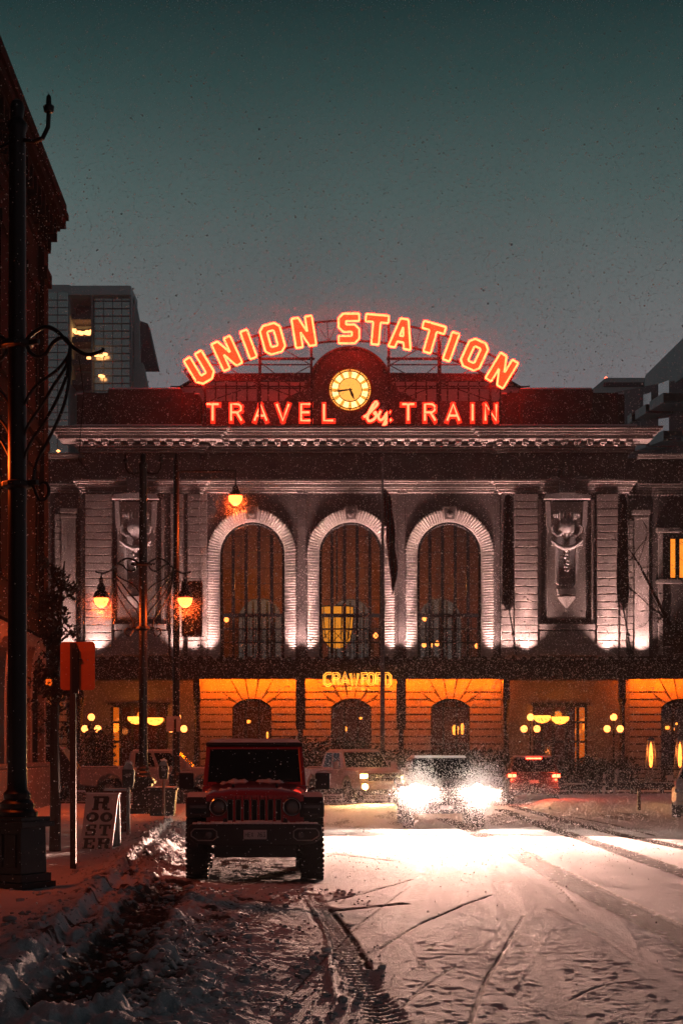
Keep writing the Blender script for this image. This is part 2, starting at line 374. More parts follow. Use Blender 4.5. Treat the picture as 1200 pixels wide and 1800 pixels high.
    dirt_shade = np.maximum(dirt_shade, xm * (0.25 + 0.5*ss(0.4, 0.65, fbm(x*0.35, y*1.8, 4, 91))))
    dirt_shade = np.maximum(dirt_shade, ss(84, 86, y) * 0.75)
    lane = ss(34, 44, y)*ss(60, 55, y)*ss(0.4, 0.7, fbm(x*1.5, y*0.2, 3, 95))*0.3*ss(0, 1, x - k)
    dirt_shade = np.maximum(dirt_shade, lane*(1-im))
    return z, np.clip(dirt_shade, 0, 1)
ys = [8.0]
while ys[-1] < 112:
    Y = ys[-1]; ys.append(Y + max(0.035, min(Y*Y/3276*0.42, 0.9)) if Y > 11 else Y + 0.06)
ys = np.array(ys); NC = 560; us = np.linspace(-1, 1, NC)
YY = np.repeat(ys[:, None], NC, 1); XX = us[None, :] * (0.1875*YY*1.22 + 1.2)
ZZ, DD = heights(XX, YY)
NR = len(ys)
idx = np.arange(NR*NC).reshape(NR, NC)
quads = np.stack([idx[:-1, :-1], idx[:-1, 1:], idx[1:, 1:], idx[1:, :-1]], -1).reshape(-1, 4)
cx = (XX[:-1, :-1] + XX[1:, 1:]).ravel()/2; cy = (YY[:-1, :-1] + YY[1:, 1:]).ravel()/2
dk = cx - KERB(cy)
reg = np.zeros(len(cx), int)                       # 0 road, 1 pavement, 2 bank, 3 island
reg[(dk < 0) & (cy < 59)] = 1
reg[(np.abs(dk - 0.2) < 0.75 + 0.5*np.clip((24-cy)/10, 0, 1)) & (cy < 44)] = 2
reg[(cx > 6.6) & (cy > 58) & (cy < 71)] = 3
reg[(cx > 9.7) & (cy > 53) & (cy <= 58)] = 3
def snow_ground_mat():
    m = bpy.data.materials.new('trodden_snow'); m.use_nodes = True; t = m.node_tree; b = t.nodes['Principled BSDF']
    at = t.nodes.new('ShaderNodeAttribute'); at.attribute_name = 'dirt_shade'
    tcn = t.nodes.new('ShaderNodeTexCoord')
    n = t.nodes.new('ShaderNodeTexNoise'); n.inputs['Scale'].default_value = 14; n.inputs['Detail'].default_value = 8
    t.links.new(tcn.outputs['Object'], n.inputs[0])
    ad = t.nodes.new('ShaderNodeMath'); ad.operation = 'MULTIPLY_ADD'; ad.inputs[1].default_value = 0.9; ad.inputs[2].default_value = -0.45
    t.links.new(n.outputs[0], ad.inputs[0])
    ad2 = t.nodes.new('ShaderNodeMath'); ad2.operation = 'ADD'; ad2.use_clamp = True
    t.links.new(ad.outputs[0], ad2.inputs[0]); t.links.new(at.outputs['Fac'], ad2.inputs[1])
    mul = t.nodes.new('ShaderNodeMath'); mul.operation = 'MULTIPLY'; mul.use_clamp = True
    rs = t.nodes.new('ShaderNodeMath'); rs.operation = 'MULTIPLY'; rs.inputs[1].default_value = 3.0; rs.use_clamp = True
    t.links.new(at.outputs['Fac'], rs.inputs[0]); t.links.new(rs.outputs[0], mul.inputs[0]); t.links.new(ad2.outputs[0], mul.inputs[1])
    r = t.nodes.new('ShaderNodeValToRGB'); e = r.color_ramp.elements
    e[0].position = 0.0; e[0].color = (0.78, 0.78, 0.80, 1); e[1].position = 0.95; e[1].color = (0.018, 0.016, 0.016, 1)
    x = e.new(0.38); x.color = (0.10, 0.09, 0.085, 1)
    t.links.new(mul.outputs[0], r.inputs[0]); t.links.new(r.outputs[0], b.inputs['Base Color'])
    b.inputs['Roughness'].default_value = 0.85; b.inputs['Specular IOR Level'].default_value = 0.03
    n2 = t.nodes.new('ShaderNodeTexNoise'); n2.inputs['Scale'].default_value = 42; n2.inputs['Detail'].default_value = 8
    n2.inputs['Roughness'].default_value = 0.7
    t.links.new(tcn.outputs['Object'], n2.inputs[0])
    bp = t.nodes.new('ShaderNodeBump'); bp.inputs['Distance'].default_value = 0.036; bp.inputs['Strength'].default_value = 0.9
    t.links.new(n2.outputs[0], bp.inputs['Height']); t.links.new(bp.outputs[0], b.inputs['Normal'])
    return m
M['sg'] = snow_ground_mat()
VV = np.stack([XX, YY, ZZ], -1).reshape(-1, 3); DV = DD.ravel()
for code, name, lab, kind in ((0, 'road', None, 'structure'), (1, 'pavement', None, 'structure'),
                   (2, 'snow_bank', 'lumpy ploughed snow heaped along the kerb', 'stuff'), (3, 'traffic_island', None, 'structure')):
    q = quads[reg == code]; used = np.unique(q); remap = np.zeros(NR*NC, np.int64); remap[used] = np.arange(len(used)); q = remap[q]
    me = bpy.data.meshes.new(name); me.vertices.add(len(used)); me.vertices.foreach_set('co', VV[used].astype(np.float32).ravel())
    me.loops.add(q.size); me.loops.foreach_set('vertex_index', q.ravel().astype(np.int32))
    me.polygons.add(len(q)); me.polygons.foreach_set('loop_start', (np.arange(len(q))*4).astype(np.int32))
    me.polygons.foreach_set('loop_total', np.full(len(q), 4, np.int32)); me.polygons.foreach_set('use_smooth', np.ones(len(q), bool))
    me.update(); me.validate()
    a = me.attributes.new('dirt_shade', 'FLOAT', 'POINT'); a.data.foreach_set('value', DV[used].astype(np.float32))
    me.materials.append(M['sg']); o = bpy.data.objects.new(name, me); C.objects.link(o)
    tag(o, lab, 'snow' if code == 2 else None, None, kind)
g = MB(); g.add([(-400, -30, -0.09), (400, -30, -0.09), (400, 620, -0.09), (-400, 620, -0.09)], [(0, 1, 2, 3)])
tag(g.build('ground', M['ground']), kind='structure')
def gz(x, y):
    return float(heights(np.array([float(x)]), np.array([float(y)]))[0][0])

# ================================================================== STATION
SY = 114.0
def X(px, y=0.0): return (px - 600) / F * (SY + y)
def Z(py, y=0.0): return CAMZ + (1322 - py) / F * (SY + y)
st = empty('railway_station', (0, SY, 0), 0, 'grey stone Beaux Arts railway station with three tall arched windows lit by white uplights', 'station')
def seg_wall(mb, x0, x1, z0, z1, ops, y0, depth):
    """front plane at y0 with openings (cx, half, sill, spring, rise); reveals depth deep"""
    xs = x0
    for (cx_, hw, sill, spring, rise) in sorted(ops):
        a, b = cx_ - hw, cx_ + hw
        mb.add([(xs,y0,z0),(a,y0,z0),(a,y0,z1),(xs,y0,z1)], [(0,1,2,3)])
        n = 24; top = []
        for i in range(n + 1):
            t = -1 + 2*i/n
            if abs(rise - hw) < 1e-3: th = math.pi*(1 - i/n); top.append((cx_ + hw*math.cos(th), spring + hw*math.sin(th)))
            else:
                Rr = (hw*hw + rise*rise)/(2*rise); xx = t*hw
                top.append((cx_ + xx, spring + math.sqrt(max(Rr*Rr - xx*xx, 0)) - (Rr - rise)))
        for (p, q) in zip(top[:-1], top[1:]):
            mb.add([(p[0],y0,p[1]),(q[0],y0,q[1]),(q[0],y0,z1),(p[0],y0,z1)], [(0,1,2,3)])
        if sill > z0 + 1e-3: mb.add([(a,y0,z0),(b,y0,z0),(b,y0,sill),(a,y0,sill)], [(0,1,2,3)])
        path = [(a, sill)] + top + [(b, sill)]
        for (p, q) in zip(path[:-1], path[1:]):
            mb.add([(p[0],y0,p[1]),(q[0],y0,q[1]),(q[0],y0+depth,q[1]),(p[0],y0+depth,p[1])], [(0,1,2,3)])
        mb.add([(a,y0,sill),(b,y0,sill),(b,y0+depth,sill),(a,y0+depth,sill)], [(0,1,2,3)])
        xs = b
    mb.add([(xs,y0,z0),(x1,y0,z0),(x1,y0,z1),(xs,y0,z1)], [(0,1,2,3)])

AR = []           # three great arches
for (a, b) in ((387, 500), (561, 672), (733, 845)):
    cxa = X((a + b)/2, .6); hw = (X(b, .6) - X(a, .6))/2
    AR.append((cxa, hw, Z(1150), Z(917, .6) - hw, hw))
zcan = Z(1152); ztop = Z(750)
mb = MB()
seg_wall(mb, X(352), X(880), zcan - 1.2, Z(845), [(c, h + 0.70, zcan - 0.5, s, h + 0.70) for c, h, _, s, _r in AR], 0.0, 0.9)
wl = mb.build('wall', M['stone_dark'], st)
# inner ring wall in which the glazing sits
mb = MB()
for c, h, sl, s, _r in AR:
    n = 32; inner = [(c - h, sl - .5)] + [(c + h*math.cos(math.pi*(1 - i/n)), s + h*math.sin(math.pi*(1 - i/n))) for i in range(n+1)] + [(c + h, sl - .5)]
    H2 = h + 0.70
    outer = [(c - H2, sl - .5)] + [(c + H2*math.cos(math.pi*(1 - i/n)), s + H2*math.sin(math.pi*(1 - i/n))) for i in range(n+1)] + [(c + H2, sl - .5)]
    for i in range(len(inner) - 1):
        a, b, d, e = inner[i], inner[i+1], outer[i+1], outer[i]
        mb.add([(a[0], .42, a[1]), (b[0], .42, b[1]), (d[0], .02, d[1]), (e[0], .02, e[1])], [(0,1,2,3)])
        mb.add([(a[0], .42, a[1]), (b[0], .42, b[1]), (b[0], 1.1, b[1]), (a[0], 1.1, a[1])], [(0,3,2,1)])
mb.build('arch_cove', M['stone_light'], st)
for c, h, sl, s, _r in AR:          # gadrooned surround: a rib every 16 cm along the arch
    mb = MB(); ribs = []
    z = sl - 0.3
    while z < s - 0.05: ribs += [((c - h, z), (-1, 0)), ((c + h, z), (1, 0))]; z += 0.165
    nr = int(math.pi*(h + .35)/0.165)
    for i in range(nr + 1):
        th = math.pi*i/nr
        if abs(th - math.pi/2) < 0.10: continue
        ribs.append(((c + h*math.cos(th), s + h*math.sin(th)), (math.cos(th), math.sin(th))))
    for (p, d) in ribs:
        d = Vector((d[0], 0, d[1])); t = Vector((-d.z, 0, d.x)); base = Vector((p[0], 0, p[1]))
        secs = [(0.03, .36, .045), (0.12, .26, .055), (0.30, .12, .065), (0.50, -.02, .072), (0.66, -.10, .07), (0.74, -.06, .05)]
        vs = []; m_ = 6
        for (r_, yy, wv) in secs:
            for k in range(m_):
                an = math.pi*k/(m_-1)
                vs.append(base + d*r_ + t*(wv*math.cos(an)) + Vector((0, yy + 0.08 - 0.10*math.sin(an), 0)))
        fs = [(i*m_ + k, i*m_ + k + 1, (i+1)*m_ + k + 1, (i+1)*m_ + k) for i in range(len(secs)-1) for k in range(m_-1)]
        fs.append(tuple((len(secs)-1)*m_ + k for k in range(m_)))
        mb.add(vs, fs)
    mb.build('arch_moulding', M['stone_light'], st, smooth=True, auto=50)
    kb = MB(); kz = s + h
    kb.hexa([(c-.30,-.32,kz+.02),(c+.30,-.32,kz+.02),(c+.30,.3,kz+.02),(c-.30,.3,kz+.02),(c-.42,-.36,kz+.85),(c+.42,-.36,kz+.85),(c+.42,.3,kz+.85),(c-.42,.3,kz+.85)])
    kb.lathe([(0.0, -.2), (.16, -.16), (.22, 0), (.16, .12), (0, .16)], c, -.36, 12, 'y', kz+.35)
    kb.build('keystone', M['stone'], st, bevel=.04)
# glazing
for c, h, sl, s, _r in AR:
    fr = MB(); yg = .95
    for k in (-.6, -.2, .2, .6):
        xx = c + k*h; zt = s + math.sqrt(h*h - (k*h)**2); fr.box(xx-.10, xx+.10, yg-.06, yg+.12, sl-.5, zt)
    for zz, hh in ((Z(1080), .12), (Z(1104), .05), (Z(1128), .05)):
        fr.box(c-h, c+h, yg-.10, yg-.02, zz-hh, zz+hh)
    for k in range(-9, 10, 2):
        if k % 2: fr.box(c + k*.1*h-.025, c + k*.1*h+.025, yg-.03, yg+.03, sl-.5, Z(1082))
    zq = Z(1080) + 1.0
    while zq < s + h*.8: fr.box(c-h*.9, c+h*.9, yg-.02, yg+.02, zq-.02, zq+.02); zq += 1.0
    for i in range(5):     # lattice of crossed bars low in the window
        xa = c - h + i*.4*h
        fr.tube([(xa, yg-.05, Z(1104)), (xa+.4*h, yg-.05, Z(1128))], .025, 4); fr.tube([(xa+.4*h, yg-.05, Z(1104)), (xa, yg-.05, Z(1128))], .025, 4)
    n = 32
    ring = [(c - h*.96, yg, sl-.5)] + [(c + .96*h*math.cos(math.pi*(1-i/n)), yg, s + .96*h*math.sin(math.pi*(1-i/n))) for i in range(n+1)] + [(c + h*.96, yg, sl-.5)]
    fr.tube(ring, .09, 6)
    wn = fr.build('arched_window', M['iron'], st)
    pn = MB(); pts = [(c-h, sl-.5)] + [(c + h*math.cos(math.pi*(1-i/n)), s + h*math.sin(math.pi*(1-i/n))) for i in range(n+1)] + [(c+h, sl-.5)]
    pn.add([(p[0], yg+.05, p[1]) for p in pts], [tuple(range(len(pts)))])
    pn.build('pane', M['glass'], wn)
# great hall behind the glass: rear wall with matching arches, coffers, warm light
mb = MB(); mb.box(X(352), X(880), 12.0, 12.4, zcan-1.5, Z(850)); mb.box(X(352), X(880), 1.2, 12, zcan-1.5, zcan-1.2)
mb.box(X(352)-.4, X(352), 1.2, 12.4, zcan-1.5, Z(850)); mb.box(X(880), X(880)+.4, 1.2, 12.4, zcan-1.5, Z(850)); mb.box(X(352), X(880), 1.2, 12.4, Z(850)+.01, Z(845))
for i in range(12):
    xx = X(365) + i*(X(870)-X(365))/11; mb.box(xx-.15, xx+.15, 11.8, 12, zcan-1.1, Z(860))
mb.build('hall', M['hallwall'], st)
for c, h, sl, s, _r in AR:
    fr = MB(); hh = h*.72; zs = Z(1065); n = 16
    pts = [(c-hh, zcan-1)] + [(c + hh*math.cos(math.pi*(1-i/n)), zs + hh*math.sin(math.pi*(1-i/n))) for i in range(n+1)] + [(c+hh, zcan-1)]
    fr.add([(p[0], 11.7, p[1]) for p in pts], [tuple(range(len(pts)))])
    rw = fr.build('rear_window', emit('dusk_window', (.85, .95, 1.0), .045), st)
    f2 = MB()
    for k in (-.66, -.33, 0, .33, .66): f2.box(c+k*hh-.07, c+k*hh+.07, 11.55, 11.66, zcan-1, zs + hh*.9*math.sqrt(1-k*k))
    for q in range(5): f2.box(c-hh, c+hh, 11.57, 11.64, zcan-.8+q*.8, zcan-.74+q*.8)
    f2.build('mullion', M['iron'], rw)
for i, (c, h, sl, s, _r) in enumerate(AR):
    point('hall_light', (c, 7, Z(1010)), (420, 260, 230)[i], (1, .36, .08), .4, st)
cl = MB(); xc = X(592, 5)          # big lantern seen through the middle arch
cl.lathe([(.05, 2.75), (1.05, 2.7), (1.05, 2.1), (.98, 1.2), (.85, .55), (.5, .12), (.05, 0)], xc, 5, 24, 'z', Z(1140, 5))
ch = cl.build('chandelier', M['amber_bright'], st, smooth=True)
c2 = MB()
for k in range(10):
    a = 2*math.pi*k/10; c2.tube([(xc+1.08*math.cos(a), 5+1.08*math.sin(a), Z(1140,5)+2.7), (xc+1.08*math.cos(a), 5+1.08*math.sin(a), Z(1140,5)+2.0), (xc+.9*math.cos(a), 5+.9*math.sin(a), Z(1140,5)+.6)], .04, 5)
for q in (2.72, 2.1, 1.2): c2.tube([(xc+1.1*math.cos(2*math.pi*k/24), 5+1.1*math.sin(2*math.pi*k/24), Z(1140,5)+q) for k in range(24)], .05, 5, True)
c2.tube([(xc, 5, Z(1140,5)+2.7), (xc, 5, Z(900))], .05, 6); c2.build('cage', M['iron'], ch)
for (px, py) in ((660, 1118), (746, 1088), (757, 1134), (838, 1136), (398, 1090), (768, 1132), (745, 1134)):
    sl_ = MB(); sl_.lathe([(0, -.16), (.14, -.08), (.17, .06), (.05, .2), (0, .22)], X(px, 3), 3, 10, 'z', Z(py, 3))
    sl_.build('wall_lamp', M['globe'], st, smooth=True)

# ---- pavilions (project 0.8 m) and their rusticated piers
PAV = ((148, 352), (880, 1100))
mb = MB()
mb.box(X(148), X(352), -.55, 14, -.1, Z(797)); mb.box(X(880), X(1100), -.55, 14, -.1, Z(797))
mb.box(X(352)+.003, X(880)-.003, 1.15, 1.4, Z(845), Z(797)); mb.box(X(352)+.003, X(880)-.003, 12.5, 13.9, 0, Z(797))
mb.box(X(352)+.003, X(880)-.003, -.05, 1.14, Z(845), Z(795))
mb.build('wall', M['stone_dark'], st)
def pier(px0, px1, y0, py_top=868, py_bot=1153, step=13.6, dark=False):
    b = MB(); p = py_bot; k = 0
    while p > py_top + 4:
        q = max(p - step, py_top)
        b.box(X(px0, y0), X(px1, y0), y0, y0 + .40, Z(p, y0) + .035, Z(q, y0)); p = q
    b.box(X(px0, y0)+.05, X(px1, y0)-.05, y0 + .12, y0 + .42, Z(py_bot, y0)-1, Z(py_top, y0))
    return b.build('pier', M['stone_dark'] if dark else M['stone'], st, bevel=.03)
for a in ((150, 197), (300, 322), (330, 351), (904, 945), (1048, 1086)): pier(*a, -.95)
for a in ((881, 902), (1089, 1100)): pier(*a, -.85, py_top=1062)
for a in ((352, 364),): pier(*a, -.20)
# narrow piers between the arches
for (a, b) in ((524, 538), (700, 712), (870, 879)):
    t = MB(); t.box(X(a), X(b), -.12, .1, zcan-1, Z(862)); t.box(X(a)-.1, X(b)+.1, -.2, .1, Z(868), Z(860)); t.build('pilaster', M['stone_dark'], st, bevel=.03)
# ---- niches with a tall carved panel
for c_px in (240, 994):
    b = MB(); y0 = -.6; c = X(c_px, y0)
    b.box(c-1.75, c-1.55, -.75, -.55, Z(1100), Z(880)); b.box(c+1.55, c+1.75, -.75, -.55, Z(1100), Z(880))
    b.box(c-1.9, c+1.9, -.85, -.55, Z(1108), Z(1098)); b.box(c-2.0, c+2.0, -.82, -.55, Z(1153), Z(1110))
    b.box(c-1.2, c+1.2, -.70, -.56, Z(1090), Z(885))
    b.build('niche', M['stone'], st, bevel=.03)
    k = MB()   # bracketed shelf, crowned shield, swag, drop panel and pendant boss
    k.prism([(c-1.45, Z(882)), (c-1.3, Z(874)), (c-.5, Z(872)), (c-.4, Z(866)), (c+.4, Z(866)), (c+.5, Z(872)), (c+1.3, Z(874)), (c+1.45, Z(882))], -1.35, -.72)
    for s_ in (-1, 1):
        k.prism([(c+s_*1.05, Z(885)), (c+s_*1.3, Z(885)), (c+s_*1.25, Z(925)), (c+s_*1.1, Z(940)), (c+s_*.95, Z(925))], -1.0, -.70)
        k.lathe([(0, -.25), (.2, -.2), (.26, 0), (.2, .15), (0, .2)], c + s_*.62, -.85, 10, 'z', Z(908))
        k.tube([(c + s_*t_, -.95, zz) for t_, zz in ((.3, Z(942)), (.6, Z(944)), (.85, Z(938)), (.9, Z(930)), (.78, Z(927)))], .11, 8)
        k.prism([(c+s_*.98, Z(962)), (c+s_*.72, Z(962)), (c+s_*.66, Z(1028)), (c+s_*.5, Z(1030)), (c+s_*.56, Z(966)), (c+s_*.9, Z(955))], -1.12, -.70)
    k.lathe([(0, .95), (.35, .85), (.55, .55), (.58, .25), (.45, .0), (.2, -.25), (0, -.4)], c, -.80, 14, 'z', Z(940))
    for q in range(5):
        k.tube([(c-.4+q*.2, -1.0, Z(920)), (c-.44+q*.22, -1.1, Z(910)), (c-.42+q*.21, -1.12, Z(903))], [.07, .09, .02], 6)
    k.tube([(c + t_, -1.12, zz) for t_, zz in ((-.95, Z(954)), (-.6, Z(962)), (-.2, Z(967)), (.2, Z(967)), (.6, Z(962)), (.95, Z(954)))], [.07, .11, .14, .14, .11, .07], 8)
    for q in range(7): k.lathe([(0, -.12), (.12, -.06), (.15, 0), (.1, .1), (0, .14)], c + random.uniform(-.12, .12), -.95, 8, 'z', Z(972 + q*5.5))
    k.prism([(c-.55, Z(1048)), (c-.62, Z(1038)), (c+.62, Z(1038)), (c+.55, Z(1048))], -1.25, -.70)
    k.lathe([(.02, -.75), (.1, -.62), (.05, -.5), (.3, -.2), (.5, .05), (.55, .2), (.3, .25)], c, -.85, 14, 'z', Z(1050)-.25)
    k.build('carved_panel', M['stone_light'], st, smooth=True, auto=35)
    f = MB()
    for q in range(16):
        a = random.uniform(-1.4, 1.4); f.tube([(c+a, -.95, Z(850)), (c+a*.8+.1, -1.15, Z(842)), (c + a*.5, -1.0, Z(834 - random.random()*14))], [.05, .16, .04], 6)
    f.lathe([(0, -.3), (.35, -.1), (.42, .2), (.2, .5), (0, .6)], c, -.9, 12, 'z', Z(845)); f.prism([(c-.45, Z(872)), (c-.55, Z(846)), (c+.55, Z(846)), (c+.45, Z(872))], -1.5, -.7)
    f.build('carved_crest', M['stone_dark'], st, smooth=True, auto=35)

# ---- entablatures
def course(mb, layers, runs, extra_end=True):
    for (p1, p0, pr) in layers:       # rows from top p1 to bottom p0, projection pr
        for (a, b, y0, kind) in runs:
            yf = y0 - pr; x0, x1 = X(a, y0), X(b, y0)
            if kind == 'p': x0 -= pr; x1 += pr
            elif kind == 'c': x0 += pr + .002; x1 -= pr + .002
            elif kind == 'r': pass
            mb.box(x0, x1, yf, y0 + .9 if kind != 'c' else 0.9, Z(p0, yf), Z(p1, yf))
runs = [(148, 352, -.55, 'p'), (880, 1100, -.55, 'p'), (352, 880, -.01, 'c')]
mb = MB()
course(mb, [(748, 752.5, 1.95), (753, 758, 1.75), (759.5, 763, 1.55), (764, 771, 1.42), (781, 785, .52), (787, 790, .40), (792, 795, .28)], runs)
mb.build('cornice', M['stone'], st, bevel=.02)
mb = MB()
for (a, b, y0) in ((138, 362, -.55), (870, 1112, -.55)):
    x = X(a, y0)
    while x < X(b, y0): mb.box(x, x+.36, y0-1.25, y0-.3, Z(779, y0-1), Z(772.2, y0-1)); mb.box(x+.06, x+.30, y0-1.0, y0-.3, Z(781.5, y0-1), Z(779.2, y0-1)); x += .80
x = X(372)
while x < X(860): mb.box(x, x+.36, -1.25, -.3, Z(779, -1), Z(772.2, -1)); mb.box(x+.06, x+.30, -1.0, -.3, Z(781.5, -1), Z(779.2, -1)); x += .80
x = X(150, -1)
while x < X(1100, -1):
    yd = -.55 if (x < X(352) or x > X(880)) else 0
    mb.box(x, x+.12, yd-.46, yd-.28, Z(787, yd), Z(785.2, yd)); x += .24
mb.build('modillions', M['stone'], st)
mb = MB()
course(mb, [(842, 846, .62), (847.5, 850, .50), (851.5, 857, .36), (858.5, 861, .28), (862.5, 866, .18)], runs)
mb.build('string_course', M['stone'], st, bevel=.02)
mb = MB()      # snow lying on the ledges
for (a, b, y0) in ((140, 360, -2.45), (872, 1108, -2.45)): mb.box(X(a), X(b), y0, y0+1.6, Z(748, y0)+.004, Z(748, y0)+.07)
mb.build('snow_on_ledge', M['snow'], st, bevel=.02)

# ---- attic blocks
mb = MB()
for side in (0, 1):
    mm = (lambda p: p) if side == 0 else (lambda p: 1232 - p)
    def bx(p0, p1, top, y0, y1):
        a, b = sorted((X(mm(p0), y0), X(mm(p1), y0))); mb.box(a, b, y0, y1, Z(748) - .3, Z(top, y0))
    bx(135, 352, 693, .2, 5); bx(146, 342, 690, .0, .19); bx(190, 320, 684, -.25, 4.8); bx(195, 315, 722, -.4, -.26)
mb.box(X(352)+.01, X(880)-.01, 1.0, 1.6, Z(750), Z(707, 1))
mb.build('parapet', M['stone_dim'], st, bevel=.05)
mb = MB()
for side in (0, 1):
    mm = (lambda p: p) if side == 0 else (lambda p: 1232 - p)
    for (p0, p1, top, y0, y1) in ((136, 189, 693, .25, 4.7), (321, 351, 693, .25, 4.7), (192, 318, 684, -.2, 4.5)):
        a, b = sorted((X(mm(p0), y0), X(mm(p1), y0))); mb.box(a, b, y0, y1, Z(top, y0)+.005, Z(top, y0)+.10)
mb.build('snow_on_ledge', M['snow'], st, bevel=.04)
# clock aedicule
mb = MB(); yc = -.35; cxk = X(615, yc); ck = Z(686, yc); sA = (SY+yc)/F
def cpt(px, py): return (X(px, yc), Z(py, yc))
prof = [cpt(498, 745), cpt(498, 712), cpt(504, 700), cpt(518, 692), cpt(530, 688), cpt(536, 672)]
for i in range(25):
    a = math.radians(172 - i*(164/24)); prof.append((cxk + 76*sA*math.cos(a), Z(684, yc) + 76*sA*math.sin(a)))
prof += [cpt(694, 672), cpt(700, 688), cpt(712, 692), cpt(726, 700), cpt(732, 712), cpt(732, 745)]
mb.prism(prof, yc, 1.2)
prof2 = [(cxk + 66*sA*math.cos(R(a)), ck + 66*sA*math.sin(R(a))) for a in range(-20, 201, 8)]
mb.prism(prof2, yc-.12, yc-.001)
mb.tube([(cxk + 73*sA*math.cos(R(a)), yc-.05, Z(684, yc) + 73*sA*math.sin(R(a))) for a in range(-5, 186, 6)], .10, 8)
for s_ in (-1, 1):
    k = [(cxk + s_*(r_*math.cos(a_)*sA + 100*sA), yc-.05, Z(712, yc) + r_*math.sin(a_)*sA) for r_, a_ in [(16 - i*.6, i*.35) for i in range(22)]]
    mb.tube(k, .09, 6)
clk_a = mb.build('clock_gable', M['stone_dim'], st, smooth=True, auto=30)
ckd = MB(); rr = 38*sA
ckd.lathe([(0, 0), (rr*.53, 0)], cxk, yc-.19, 48, 'y', ck); ckf = ckd.build('clock_face', M['clock_mid'], st)
k = MB(); n = 60
def ringseg(m_, r0, r1, a0, a1, y, steps=6):
    vs = []
    for i in range(steps+1):
        a = a0 + (a1-a0)*i/steps; vs += [(cxk + r0*math.sin(a), y, ck + r0*math.cos(a)), (cxk + r1*math.sin(a), y, ck + r1*math.cos(a))]
    m_.add(vs, [(2*i, 2*i+1, 2*i+3, 2*i+2) for i in range(steps)])
k.lathe([(rr*.54, 0), (rr*1.0, 0)], cxk, yc-.135, 60, 'y', ck); k.f = k.f[:60]; k.build('dial_ring', M['clock_warm'], ckf)
k = MB()
for i in range(12):
    c0 = 2*math.pi*(i+.5)/12; ringseg(k, rr*.57, rr*.84, c0-.17, c0+.17, yc-.145)
k.build('dial_opening', M['clock_hot'], ckf)
k = MB()
for i in range(12):        # roman numerals as dark bars
    a = 2*math.pi*i/12; nb = (4,1,2,3,2,1,2,3,4,2,1,2)[i]
    for j in range(nb):
        aa = a + (j-(nb-1)/2)*.085; ringseg(k, rr*.60, rr*.82, aa-.014, aa+.014, yc-.155, 2)
for i in range(60):
    a = 2*math.pi*i/60; ringseg(k, rr*.88, rr*.97, a-.012-(.02 if i%5==0 else 0), a+.012+(.02 if i%5==0 else 0), yc-.156, 2)
k.build('numeral', mat('numeral_bronze', (0.06, 0.02, 0.005), 0.5), ckf)
k = MB()
for r_ in (.545, .86, 1.0): k.tube([(cxk + rr*r_*math.cos(2*math.pi*i/60), yc-.16, ck + rr*r_*math.sin(2*math.pi*i/60)) for i in range(60)], .035 if r_ < .99 else .07, 6, True)
k.build('bezel', mat('bezel_bronze', (0.16, 0.05, 0.01), 0.4, 0.5), ckf)
def hand(ang, L, wd):
    h_ = MB(); a = R(ang); d = Vector((math.sin(a), 0, math.cos(a))); t = Vector((d.z, 0, -d.x)); o_ = Vector((cxk, yc-.24, ck))
    pts = [o_ - d*L*.12 - t*wd*.5, o_ - d*L*.12 + t*wd*.5, o_ + d*L*.5 + t*wd, o_ + d*L, o_ + d*L*.5 - t*wd]
    h_.add([p for p in pts] + [p + Vector((0, .04, 0)) for p in pts], [(0,1,2,3,4), (9,8,7,6,5)] + [(i, i+5, (i+1)%5+5, (i+1)%5) for i in range(5)])
    return h_.build('clock_hand', M['ink'], ckf)
hand(263, rr*.86, .06); hand(157, rr*.52, .09)
point('clock_light', (cxk, yc-1.0, ck), 8, (1, .5, .12), .3, st)

# ---- wings
mb = MB(); mb.box(X(-60), X(148)-.003, .6, 14, -.1, Z(800)); mb.build('wing_wall', M['stone_dark'], st); mb = MB(); mb.box(X(1100)+.003, X(1330), .6, 14, -.1, Z(803))
mb.build('wing_wall', M['stone_dark'], st)
mb = MB()
for (a, b) in ((-60, 148), (1100, 1330)):
    for (p1, p0, pr) in ((800, 803, .7), (803.6, 807, .55), (851, 854, .5), (856, 858, .4), (860, 862, .3), (864, 866, .2)):
        mb.box(X(a, .6), X(b, .6)-.01 if b == 148 else X(b, .6), .6-pr, .6, Z(p0, .5), Z(p1, .5)) if b == 148 else mb.box(X(a, .6)+.6, X(b, .6), .6-pr, .6, Z(p0, .5), Z(p1, .5))
x = X(1106)
while x < X(1330): mb.box(x, x+.1, .2, .6, Z(870), Z(867)); x += .2
mb.build('cornice', M['stone'], st)
def wing_pier(p0, p1, top): 
    b = MB(); y0 = .2; b.box(X(p0, y0), X(p1, y0), y0, .59, Z(1153, y0), Z(top, y0)); b.box(X(p0)-.1, X(p1)+.1, y0-.12, .585, Z(top+8), Z(top)); b.box(X(p0)-.05, X(p1)+.05, y0-.06, .58, Z(top+16), Z(top+12))
    p = 1140
    while p > top + 20:
        b.box(X(p0-12, y0), X(p0, y0)-.01, y0+.15, .585, Z(p, y0)+.03, Z(p-11, y0)); p -= 11.3
    b.build('pilaster', M['stone'], st, bevel=.02)
wing_pier(1114, 1140, 896); wing_pier(108, 134, 893)
